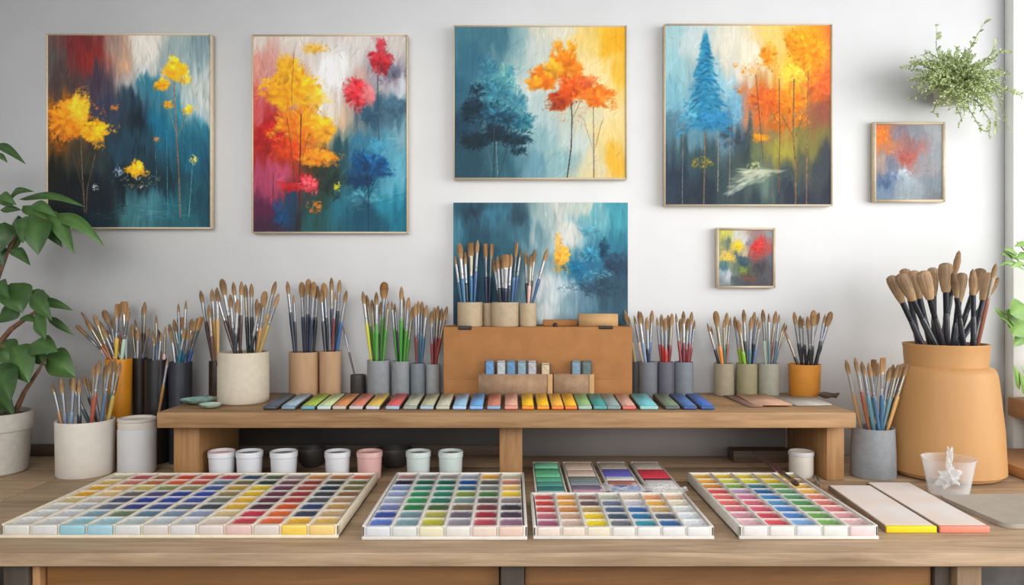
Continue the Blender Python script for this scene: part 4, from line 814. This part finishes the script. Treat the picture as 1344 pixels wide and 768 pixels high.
# ------------------------------------------------------------------ paint trays on the table
def panmesh(w, d, h):
    """shallow well of paint with a pale rim"""
    nx, ny = 14, 12; mb = MB(); v = []; rim = []
    for j in range(ny+1):
        for i in range(nx+1):
            a, b = i/nx*2-1, j/ny*2-1
            a = math.copysign(abs(a)**.8, a); b = math.copysign(abs(b)**.8, b)
            e = a**4+abs(b)**3.2; dip = max(0, 1-e)**.75
            v.append((a*w/2, b*d/2, h-.0095*dip)); rim.append(max(0, min(1, (e-.74)/.25))*.85)
    f = [(j*(nx+1)+i, j*(nx+1)+i+1, (j+1)*(nx+1)+i+1, (j+1)*(nx+1)+i) for j in range(ny) for i in range(nx)]
    ring = [i for i in range(nx+1)]+[j*(nx+1)+nx for j in range(1, ny+1)]+[ny*(nx+1)+i for i in range(nx-1, -1, -1)]+[j*(nx+1) for j in range(ny-1, 0, -1)]
    n = len(v); v += [(v[i][0], v[i][1], 0) for i in ring]; rim += [1.0]*len(ring); m = len(ring)
    f += [(ring[k], ring[(k+1) % m], n+(k+1) % m, n+k) for k in range(m)]
    mb.add(v, f); mb.a = ('rim', rim); return mb.mesh('paint_pan', M['pan'])
def tray(x0, x1, D0, D1, H, cols, label, body, tints):
    nc, nr = len(cols), len(cols[0]); W, L = x1-x0, D1-D0
    t = thing('paint_tray', label, 'paint tray', ((x0+x1)/2, D0+L/2, TZ+.0006))
    wl = .006; g = .0055; mb = MB()
    mb.rbox(-W/2, W/2, -L/2-.005, L/2, 0, .007, .002)
    mb.rbox(-W/2, -W/2+wl, -L/2, L/2, 0, H, .002).rbox(W/2-wl, W/2, -L/2, L/2, 0, H, .002).rbox(-W/2, W/2, L/2-wl, L/2, 0, H, .002).rbox(-W/2, W/2, -L/2, -L/2+wl, 0, H*.95, .002)
    cw = (W-2*wl)/nc
    for k in range(1, nc): mb.rbox(-W/2+wl+k*cw-g/2, -W/2+wl+k*cw+g/2, -L/2+.004, L/2-.004, .005, H-.001, .0018)
    part('tray_body', mb, body, t)
    rl = (L-2*wl)/nr; me = panmesh(cw-g-.0006, rl-.0008, H-.0095)
    for i in range(nc):
        for j in range(nr):
            c_ = cols[i][j]
            o = link('paint_pan', me, t, (-W/2+wl+(i+.5)*cw, L/2-wl-(j+.5)*rl, .0065)); o.color = lin([v*.93 for v in c_])
    fm = MB().rbox(-cw/2+.0022, cw/2-.0022, -.0045, .001, .0055, H*.955, .004, seg=3).mesh('front_panel', M['tab'])
    for i in range(nc):
        o = link('front_panel', fm, t, (-W/2+wl+(i+.5)*cw, -L/2, 0)); o.color = lin(tints[i])
    return t
T1 = [[(190,180,140),(212,182,104),(222,172,54),(226,168,44),(208,190,130),(204,204,196),(208,208,204),(214,214,210)],
 [(186,84,98),(200,128,108),(222,178,104),(226,192,130),(200,190,176),(184,184,188),(202,204,206),(208,210,210)],
 [(166,110,78),(194,116,66),(200,182,98),(112,106,96),(78,84,114),(102,112,128),(132,162,178),(150,198,210)],
 [(206,70,50),(218,104,58),(142,152,90),(82,82,122),(48,66,148),(58,68,134),(112,132,102),(160,202,212)],
 [(202,84,70),(198,88,72),(152,146,96),(46,72,150),(46,76,162),(68,88,142),(100,132,152),(188,202,202)],
 [(188,78,88),(112,126,148),(68,98,152),(56,82,166),(66,86,162),(92,102,122),(132,152,172),(192,202,206)],
 [(122,120,116),(172,146,90),(102,96,122),(80,80,132),(110,100,142),(162,136,100),(112,122,162),(192,196,202)],
 [(60,86,108),(122,112,80),(192,156,70),(152,132,90),(120,126,116),(70,80,86),(152,162,188),(194,198,206)],
 [(90,106,80),(50,76,66),(222,192,48),(228,186,46),(228,182,50),(222,178,60),(218,192,142),(222,206,190)],
 [(162,142,142),(122,80,90),(112,70,92),(112,60,76),(102,54,70),(82,50,60),(204,58,80),(206,72,84)],
 [(204,142,78),(152,68,58),(162,80,70),(158,60,58),(168,64,58),(208,90,38),(228,112,58),(232,114,70)],
 [(182,120,70),(72,72,70),(40,62,74),(60,66,78),(82,88,92),(48,70,114),(60,70,92),(238,182,58)],]
T1.append([(204,110,78),(112,114,70),(122,112,68),(142,102,70),(174,142,108),(192,152,88),(204,172,128),(228,184,98)])
T1 = [T1[0]]+T1[1:]
T1.pop(6)
tint1 = [(214,212,204),(212,212,210),(150,196,208),(160,200,214),(210,212,208),(214,206,200),(214,212,210),(216,206,198),(224,190,182),(216,206,196),(240,206,90),(238,206,130)]
D0, D1 = 1.520, 1.953
tray(-1.020, -.345, D0, D1, .028, T1, 'largest paint tray, twelve columns of pans, at the left front of the table', M['tray_y'], tint1)
T2 = [[(178,136,130),(50,50,78),(130,152,194),(152,168,200),(168,178,200),(120,132,184),(58,84,164),(98,130,210)],[(146,140,136),(28,102,86),(58,142,126),(48,142,100),(46,148,90),(38,128,74),(122,154,164),(132,168,180)],
 [(156,150,144),(28,106,90),(48,138,116),(38,132,106),(38,122,102),(74,102,58),(184,178,88),(196,190,56)],[(164,170,186),(32,84,154),(58,106,134),(132,154,68),(122,154,144),(122,106,80),(112,102,118),(154,148,160)],
 [(226,168,56),(96,92,82),(122,128,122),(74,128,64),(96,86,86),(128,58,66),(166,48,66),(196,80,98)],[(206,194,164),(196,132,110),(230,188,108),(238,204,56),(144,132,132),(60,54,66),(82,60,88),(154,112,140)]]
tray(X(475,1.51), X(475,1.51)+.328, 1.51, 1.957, .028, T2, 'white paint tray with six columns of mostly green and blue pans', M['tray'], [(214,218,222),(216,218,216),(226,220,190),(224,220,214),(228,210,196),(228,200,184)])
T3 = [[(200,82,72),(206,70,64),(200,82,82),(194,112,124),(174,96,130)],[(220,152,68),(230,168,78),(210,142,74),(210,168,138),(214,184,164)],[(154,116,102),(112,86,86),(194,162,100),(240,208,46),(244,218,36)],
 [(184,184,168),(112,122,150),(84,106,134),(68,86,108),(118,122,134)],[(218,198,178),(204,198,210),(56,110,170),(42,122,170),(58,154,176)],[(234,162,110),(238,182,88),(204,172,120),(90,96,112),(56,110,170)],[(228,188,152),(228,218,192),(218,222,222),(222,230,234),(226,232,238)]]
tray(.042, .401, 1.513, 1.770, .026, T3, 'short white paint tray with seven columns, right of the middle', M['tray'], [(232,216,206),(230,216,200),(232,222,200),(226,224,218),(228,228,226),(228,228,228),(230,230,230)])
T4 = [[(224,174,58),(238,178,68),(210,142,58),(220,84,86),(230,110,100),(230,112,106),(220,110,122),(214,152,164),(230,184,190)],[(230,194,46),(210,210,78),(132,170,78),(184,152,186),(206,120,154),(220,110,126),(220,94,116),(210,74,90),(230,90,100)],
 [(230,204,56),(214,214,56),(58,122,134),(36,104,160),(66,136,196),(88,152,196),(78,136,202),(84,136,202),(130,178,226)],[(230,198,66),(234,210,56),(120,174,78),(100,154,110),(88,154,110),(88,154,88),(110,160,88),(120,170,88),(130,186,98)],
 [(214,190,90),(224,172,108),(238,192,86),(238,182,78),(224,130,100),(220,120,110),(224,130,130),(224,162,162),(230,188,188)]]
tray(.450, .727, 1.513, 1.957, .028, T4, 'white paint tray of pink, blue and green pans, rightmost of the trays', M['tray'], [(232,228,226),(232,228,226),(228,230,232),(228,230,226),(236,214,214)])

# four small palettes behind the short tray
def palette(x0, x1, D0, D1, rows, label, rz=0):
    W, L = x1-x0, D1-D0
    t = thing('small_palette', label, 'palette', ((x0+x1)/2, (D0+D1)/2, TZ+.0006), rz)
    part('palette_tray', MB().rbox(-W/2, W/2, -L/2, L/2, 0, .008, .003).rbox(-W/2, -W/2+.004, -L/2, L/2, 0, .014, .0015).rbox(W/2-.004, W/2, -L/2, L/2, 0, .014, .0015).rbox(-W/2, W/2, -L/2, -L/2+.005, 0, .014, .0015).rbox(-W/2, W/2, L/2-.004, L/2, 0, .014, .0015), M['tray'], t)
    y = L/2-.006; tot = sum(r[0] for r in rows); av = L-.013
    for fr, c_ in rows:
        d = av*fr/tot
        o = part('paint_cake', MB().rbox(-W/2+.006, W/2-.006, y-d+.001, y-.001, .005, .0142, .002), M['cake'], t); o.color = lin([min(250, v*1.3+14) for v in c_]); y -= d
palette(X(703,1.80), X(703,1.80)+.076, 1.79, 2.14, [(1.5,(110,190,150)),(1,(60,130,90)),(1,(90,165,125)),(1,(70,140,110)),(1,(60,120,110)),(1,(40,90,90)),(.6,(160,180,175))], 'green small palette, leftmost of four behind the short tray')
palette(.140, .224, 1.80, 2.14, [(2,(176,160,140)),(1.6,(216,160,146)),(1,(90,100,96)),(1,(110,120,124)),(1,(96,84,104)),(.7,(170,130,150))], 'small palette of beige, pink and grey cakes behind the short tray')
palette(.236, .318, 1.80, 2.14, [(1.9,(148,140,126)),(2,(80,80,160)),(.9,(180,190,200)),(1.2,(140,90,80)),(1.2,(70,110,170)),(.5,(190,190,196))], 'small palette with violet blue and brown cakes behind the short tray')
palette(.330, .412, 1.80, 2.14, [(1.9,(160,152,140)),(2.2,(186,44,60)),(.5,(80,40,50)),(1.8,(222,218,220)),(1,(190,188,176))], 'small palette with a crimson cake, rightmost of the four')

rw = random.Random(9); mb = MB(); nx, ny = 26, 10; v = []
for jj in range(ny+1):
    for ii in range(nx+1):
        v.append((-.10+.205*ii/nx+rw.uniform(-.003, .003), -.013+.05*jj/ny*(1+.5*math.sin(ii*.7))+rw.uniform(-.003, .003), .0185+.010*rw.random()*(1-abs(jj/ny*2-1)*.6)))
mb.add(v, [(jj*(nx+1)+ii, jj*(nx+1)+ii+1, (jj+1)*(nx+1)+ii+1, (jj+1)*(nx+1)+ii) for jj in range(ny) for ii in range(nx)])
o = link('crumpled_wrap', mb.mesh('crumpled_wrap', M['wrap'], False), None, (.312, 1.815, TZ)); tag(o, 'crumpled clear wrap lying over the front ends of the small palettes', 'wrap')
# boards on the right
def board(pts, m_edge, label, ztop=.011):
    cx = sum(p[0] for p in pts)/4; cy = sum(p[1] for p in pts)/4; q = [(p[0]-cx, p[1]-cy) for p in pts]
    t = thing('mixing_board', label, 'board', (cx, cy, TZ+.0006))
    part('board', MB().slab(q, 0, ztop), M['boardbrown'], t, smooth=False)
    inn = [(a*.94, b*.965) for a, b in q]
    part('white_surface', MB().slab(inn, ztop-.001, ztop+.0025), M['boardwhite'], t, smooth=False)
    (a0, b0), (a1, b1) = q[0], q[1]
    part('front_edge', MB().rbox(a0+.001, a1-.001, b0-.004, b0+.006, 0, ztop+.002, .001), m_edge, t)
    return t
board([(.762,1.555),(.866,1.555),(.886,1.885),(.782,1.885)], M['yellow'], 'white mixing board with a bright yellow front edge')
board([(.871,1.555),(.974,1.555),(.998,1.915),(.890,1.915)], M['coral'], 'white mixing board with a coral front edge')
oc = []
for (cx_, cy_, a0) in ((.125,-.09,-PI/2),(.125,.09,0),(-.125,.09,PI/2),(-.125,-.09,PI)):
    for k in range(7):
        a = a0+k/6*PI/2; oc.append((cx_+.025*math.cos(a), cy_+.025*math.sin(a)))
single('stone_slab', MB().slab(oc, 0, .010), M['greyboard'], 'grey rounded slab lying before the clay jar at right edge', 'slab', (1.165, 1.70, TZ+.0006), .06)

# brushes lying on the table
put_brush((X(989,2.13), 2.13, TZ+.043), (X(1048,1.79), 1.79, TZ+.0375), 'r', 'v', 'dark mauve brush lying across the back of the rightmost tray', None, hair=(110,84,74), sc=1.2)
put_brush((.800, 2.02, TZ+.0075), (.770, 1.90, TZ+.006), 'p', 'd', 'short dark brown brush lying before the small off-white cup', None, sc=1.0)
put_brush((X(197,2.13), 2.13, TZ+.006), (X(224,2.165), 2.150, Z(468,2.16)), 'p', 'c', 'long grey brown brush leaning against the black vase', None, hair=(150,130,120))

# clear plastic cup with crumpled film
D = 1.85; t = thing('plastic_cup', 'clear plastic cup of crumpled film before the clay jar', 'cup', (X(1245, D), D, TZ+.0006))
rb, rt, h = .044, .0585, Z(601, D)-TZ
part('cup_wall', MB().lathe([(rb*.9, 0), (rb, .002), (rt, h-.003), (rt+.0025, h-.002), (rt+.0025, h), (rt-.001, h), (rb-.001, .004)], 40), M['clear'], t)
def crumple(seed, sx, sy, sz, cz, amp, sub=4):
    bm = bmesh.new(); bmesh.ops.create_icosphere(bm, subdivisions=sub, radius=1); rr = random.Random(seed)
    dirs = [Vector((rr.gauss(0,1), rr.gauss(0,1), rr.gauss(0,1))).normalized() for _ in range(26)]
    for q in bm.verts:
        n = q.co.normalized(); f = 1-amp*sum(max(0, 1-abs(n.dot(dd))*4) for dd in dirs)/3
        q.co = Vector((n.x*sx*f, n.y*sy*f, cz+n.z*sz*f))
    bm.verts.index_update(); mb = MB().add([q.co[:] for q in bm.verts], [[q.index for q in f.verts] for f in bm.faces]); bm.free(); return mb
ft = thing('crumpled_film', 'crumpled clear film stuffed inside the plastic cup', 'film', (X(1245, D), D, TZ+.004))
part('film_wad', crumple(3, .037, .037, .034, .036, .42), M['film'], ft)
part('film_tail', crumple(5, .011, .010, .045, .082, .45, 3), M['film'], ft, (.002, 0, 0))

# small bench at the right edge
t = thing('small_bench', 'small wooden bench standing on the table at the right edge', 'bench', (1.75, 2.15, TZ+.0006))
zt = Z(519, 2.29)-TZ
part('seat_board', MB().rbox(1.464-1.75, 2.10-1.75, 1.95-2.15, 2.253-2.15, zt-.055, zt, .004), M['bench'], t)
for a in (1.50, 2.02): part('leg', MB().rbox(a-1.75, a+.05-1.75, 2.02-2.15, 2.226-2.15, .03, zt-.055, .004), M['panel'], t)
for a in (1.335, 1.98): part('foot_rail', MB().rbox(a-1.75, a+.25-1.75, 1.93-2.15, 2.25-2.15, 0, .03, .006), M['bench'], t)

# ------------------------------------------------------------------ plants
def leafgeo(mb, tones, B, T, w, roll=0., bow=.15, fold=.25, n=7, shape=1.0, tone=.5):
    """one pointed leaf from B to T; bow lifts the midrib, fold makes the V of the two halves"""
    B, T = Vector(B), Vector(T); ax = T-B; L = ax.length; ax.normalize()
    up_ = Vector((0, -1, .35)); side = ax.cross(up_)
    if side.length < .01: side = Vector((1, 0, 0))
    side.normalize(); nor = side.cross(ax).normalized()
    if nor.y > 0: nor = -nor
    R = Matrix.Rotation(roll, 3, ax); side = R @ side; nor = R @ nor
    v = []; f = []; tt = []
    for i in range(n+1):
        s = i/n; wd = w*(math.sin(PI*min(1, s**.72))**.9)*(1 if shape else 1) if 0 < i < n else w*.02
        c_ = B+ax*(L*s)+nor*(bow*L*math.sin(PI*s))+Vector((0, 0, bow*L*.8*math.sin(PI*s)))
        for k in (-1, -.5, 0, .5, 1):
            v.append(c_+side*(wd*k*.5)+nor*(-fold*abs(k)*wd*.5+.03*wd*math.sin(9*s+3*k)))
            tt.append(max(0, min(1, tone+(.22 if k == 0 else 0)+.10*k)))
        if i:
            a = (i-1)*5
            for k in range(4): f.append((a+k, a+k+1, a+k+6, a+k+5))
    mb.add(v, f); tones += tt
rr = random.Random(5)
# --- left potted plant
D = 2.08; px0 = -11; t = thing('potted_plant', 'broad-leaved green plant in a pale pot at the left edge', 'plant', (X(px0, D), D, TZ+.0006))
r = .1; h = Z(541, D)-TZ
po = part('pot', MB().lathe([(r*.82, 0), (r*.86, .004), (r*.95, h*.70), (r*.95, h*.71), (r*1.0, h*.72), (r*1.01, h*.98), (r*.99, h), (r*.92, h), (r*.90, h-.015), (r*.85, .03)], 44), M['plantpot'], t)
part('soil', MB().lathe([(r*.88, h-.02), (r*.89, h-.012), (r*.5, h-.008), (r*.05, h-.006)], 30), M['soil'], po)
o0 = Vector((X(px0, D), D, TZ))
def loc(px, py, dd=0): return Vector((X(px, D+dd), D+dd, Z(py, D+dd)))-o0
st = MB()
st.tube([loc(18,546), loc(32,515,-.02), loc(50,488,-.03), loc(60,470,-.05)], [.008,.006,.0045,.002])
st.tube([loc(-10,546), loc(-22,500), loc(-8,460), loc(15,432,-.02), loc(46,410,-.03), loc(60,395,-.03)], [.010,.009,.008,.007,.0045,.002])
st.tube([loc(-18,546), loc(-40,470), loc(-25,400), loc(-4,368), loc(8,335), loc(25,300), loc(40,282)], [.010,.009,.008,.007,.006,.004,.002])
st.tube([loc(-40,470), loc(-50,330), loc(-30,230), loc(-2,195)], [.007,.006,.005,.003])
st.tube([loc(-12,546), loc(-30,470,.02), loc(5,455,-.05)], [.006,.005,.003])
part('stem', st, M['bark'], t)
LV = [(-5,190,34,216,11,.3),(-8,200,10,214,8,.4),(25,262,112,272,13,.45),(62,274,97,334,20,.5),(66,283,137,323,19,.7),(42,282,50,335,36,.45),(24,283,14,335,32,.25),(6,292,-2,334,30,.2),(56,296,82,325,15,.4),(34,284,30,320,20,.35),
 (14,328,40,349,14,.4),(0,276,28,276,9,.5),(20,268,-12,262,12,.5),(30,270,64,292,18,.55),(12,262,45,252,9,.4),(40,270,75,285,14,.6),(-6,300,4,352,20,.3),(-2,258,22,270,12,.55),
 (14,372,29,411,38,.6),(42,386,68,421,24,.6),(48,396,96,408,12,.5),(38,384,66,391,10,.5),(-4,372,12,392,18,.4),(26,405,-4,424,26,.4),(46,412,60,446,22,.55),(62,418,98,441,11,.55),(26,418,52,424,10,.45),(-6,384,20,376,9,.5),
 (36,456,76,462,28,.55),(58,468,99,495,36,.7),(16,455,38,503,42,.55),(-6,450,20,480,34,.4),(-4,478,14,527,36,.3),(12,472,2,545,26,.25),(38,455,60,480,26,.45),(-10,500,20,550,30,.3),(-20,350,-30,400,30,.4),(-30,240,-40,290,28,.4),(-40,430,-60,480,34,.4),(-25,200,-60,220,20,.5)]
mb = MB(); tones = []
for i, (a, b, c_, d_, w_, tn_) in enumerate(LV):
    dd = rr.uniform(-.09, .03)
    leafgeo(mb, tones, loc(a, b, dd*.5), loc(c_, d_, dd-.02), w_*D/F*1.1, rr.uniform(-.45, .45), rr.uniform(.04, .12), rr.uniform(.2, .45), 8, 1, tn_*.8+rr.uniform(-.08, .12))
mb.a = ('tone', tones); part('foliage', mb, M['leaf'], t)
# --- trailing plant high on the wall
D = 2.20; t = thing('trailing_plant', 'pale green small-leaved plant trailing from high on the wall', 'plant', (X(1258, D), WALL, Z(118, D)))
o0 = Vector((X(1258, D), WALL, Z(118, D)))
part('wall_pot', MB().lathe([(.022, -.03), (.034, -.025), (.042, .03), (.044, .034), (.039, .033), (.034, .0)], 28, 0, -.047), M['plantpot'], t)
mb = MB(); tones = []; tw = MB()
def sprig(pts, nl, ls, tone, jit=.5):
    pts = [loc(*p) for p in pts]; tw.tube(pts, [.0016-.0011*k/(len(pts)-1) for k in range(len(pts))], 4)
    for k in range(nl):
        s = (k+rr.random())/nl*(len(pts)-1); i = min(len(pts)-2, int(s)); p = pts[i].lerp(pts[i+1], s-i)
        dr = (pts[i+1]-pts[i]).normalized(); nrm = Vector((rr.gauss(0,1), rr.gauss(0,.7), rr.gauss(0,1))); nrm -= dr*nrm.dot(dr); nrm.normalize()
        e = p+(nrm*.8+dr*.5)*ls*rr.uniform(.7, 1.3)
        if e.y > -.004: e.y = -.004
        if p.y > -.004: p.y = -.004
        leafgeo(mb, tones, p, e, ls*.55, rr.uniform(-1, 1), .06, .15, 3, 1, min(1, max(0, tone+rr.uniform(-.3, .3))))
for k in range(260):
    a = rr.uniform(0, 2*PI); R = rr.uniform(.35, 1)
    ex, ey = 1258+70*R*math.cos(a)+rr.uniform(-5, 5), 106+46*R*math.sin(a)+6*math.cos(a)
    dd = rr.uniform(-.11, .05)*(1.1-R*.6)
    sprig([(1258+rr.uniform(-22,22), 112+rr.uniform(-16,14), 0), ((1258+ex)/2+rr.uniform(-6,6), (108+ey)/2-6, dd*.7), (ex, ey, dd)], 28, .0088, .56-.2*(ey-106)/46*-1)
for pts, n_, l_, tn_ in (([(1240,90),(1229,65,-.02),(1229,34,-.02)],9,.022,.45),([(1265,80),(1278,55,-.02),(1293,28,-.02)],14,.017,.4),([(1285,85),(1300,72,-.02),(1310,50,-.02)],12,.018,.6),([(1290,90),(1315,66,-.02),(1327,67,-.02)],18,.015,.7),
    ([(1235,95),(1205,82,-.01),(1183,90,-.01)],30,.012,.35),([(1230,110),(1205,125),(1192,131)],16,.011,.4),([(1280,130),(1300,160),(1298,181)],34,.011,.6),([(1290,120),(1308,150),(1308,176)],34,.011,.6),([(1295,115),(1322,118,-.03),(1342,126,-.03)],34,.012,.75),
    ([(1270,140),(1285,165),(1290,172)],26,.010,.6),([(1255,140),(1262,155),(1258,165)],16,.010,.6),([(1300,105),(1315,140,-.02),(1324,172,-.02)],12,.010,.7),([(1230,130),(1225,148),(1232,152)],14,.011,.45),([(1300,90),(1306,95),(1306,100)],10,.014,.7)):
    sprig([p if len(p) == 3 else (p[0], p[1], .02) for p in pts], n_, l_, tn_)
mb.a = ('tone', tones); part('foliage', mb, M['leaf_pale'], t); part('stem', tw, M['twig'], t)
# --- plant on the bench at the right edge
D = 2.12; zb = TZ+zt; px0 = 1395; o0 = Vector((X(px0, D), D, zb)); t = thing('bench_plant', 'bright green plant reaching in from the right edge above the bench', 'plant', o0)
po = part('pot', MB().lathe([(.05, 0), (.055, .004), (.068, .10), (.07, .11), (.064, .11), (.058, .03)], 36), M['plantpot'], t)
part('soil', MB().lathe([(.060, .09), (.061, .096), (.03, .1), (.002, .101)], 24), M['soil'], po)
st = MB(); mb = MB(); tones = []
for pts in ([(1390,470),(1372,400),(1345,350),(1318,325)],[(1390,470),(1370,440),(1340,425),(1308,405)],[(1395,470),(1380,380),(1350,335),(1335,318)],[(1388,470),(1360,480),(1340,500)],[(1395,470),(1410,400),(1430,350)]):
    st.tube([loc(p[0], p[1], -.02*i) for i, p in enumerate(pts)], [.003-.0005*i for i in range(len(pts))], 5)
part('stem', st, M['twig'], t)
for (a, b, c_, d_, w_, tn_) in ((1336,345,1311,349,6,.6),(1330,338,1313,333,9,.5),(1336,334,1318,327,9,.55),(1344,345,1326,352,7,.7),(1350,335,1334,340,13,.5),(1352,320,1331,324,9,.6),(1350,330,1338,318,7,.6),(1346,355,1318,345,5,.7),(1335,340,1325,332,7,.5),
   (1342,425,1319,408,22,.45),(1350,420,1328,440,40,.55),(1352,405,1326,412,34,.45),(1322,424,1304,404,7,.6),(1330,432,1312,416,5,.7),(1345,440,1330,455,16,.4),(1360,410,1345,450,36,.4),(1338,512,1330,478,9,.5),(1346,520,1338,488,10,.45),(1348,505,1340,480,6,.6),
   (1400,400,1430,380,40,.5),(1390,360,1420,330,40,.5),(1375,350,1385,310,30,.5),(1400,440,1440,450,40,.5)):
    dd = rr.uniform(-.08, -.02)
    leafgeo(mb, tones, loc(a, b, dd), loc(c_, d_, dd-.02), w_*D/F, rr.uniform(-.4, .4), .06, .25, 6, 1, tn_)
mb.a = ('tone', tones); part('foliage', mb, M['leaf_mid'], t)

# ------------------------------------------------------------------ light, world, camera
def area(name, loc_, tgt, sx, sy, e, col):
    l = bpy.data.lights.new(name, 'AREA'); l.shape = 'RECTANGLE'; l.size = sx; l.size_y = sy; l.energy = e; l.color = col
    o = bpy.data.objects.new(name, l); C.objects.link(o); o.location = loc_
    o.rotation_euler = (Vector(tgt)-Vector(loc_)).to_track_quat('-Z', 'Y').to_euler(); return o
area('window_light', (2.70, .35, 1.65), (-.2, 2.1, 1.15), 2.6, 1.6, 58, (1, .985, .96))
area('fill_light', (-.7, -1.5, 2.3), (-.35, 2.2, 1.0), 2.6, 1.4, 56, (1, .98, .96))  # added soft fill from behind the camera, no fixture there
wd = bpy.data.worlds.new('sky'); bpy.context.scene.world = wd; wd.use_nodes = True
bg = wd.node_tree.nodes['Background']; bg.inputs['Color'].default_value = (.92, .96, 1, 1); bg.inputs['Strength'].default_value = .9
cam = bpy.data.cameras.new('camera'); co = bpy.data.objects.new('camera', cam); C.objects.link(co)
cam.sensor_width = 36; cam.lens = 36*F/1344; cam.clip_start = .05
co.location = (0, 0, CAMZ); co.rotation_euler = (PI/2, 0, 0)
bpy.context.scene.camera = co
vs = bpy.context.scene.view_settings
vs.view_transform = 'Standard'; vs.look = 'None'; vs.exposure = 0; vs.gamma = 1
bpy.context.scene.cycles.max_bounces = 8
bpy.context.scene.cycles.transparent_max_bounces = 24
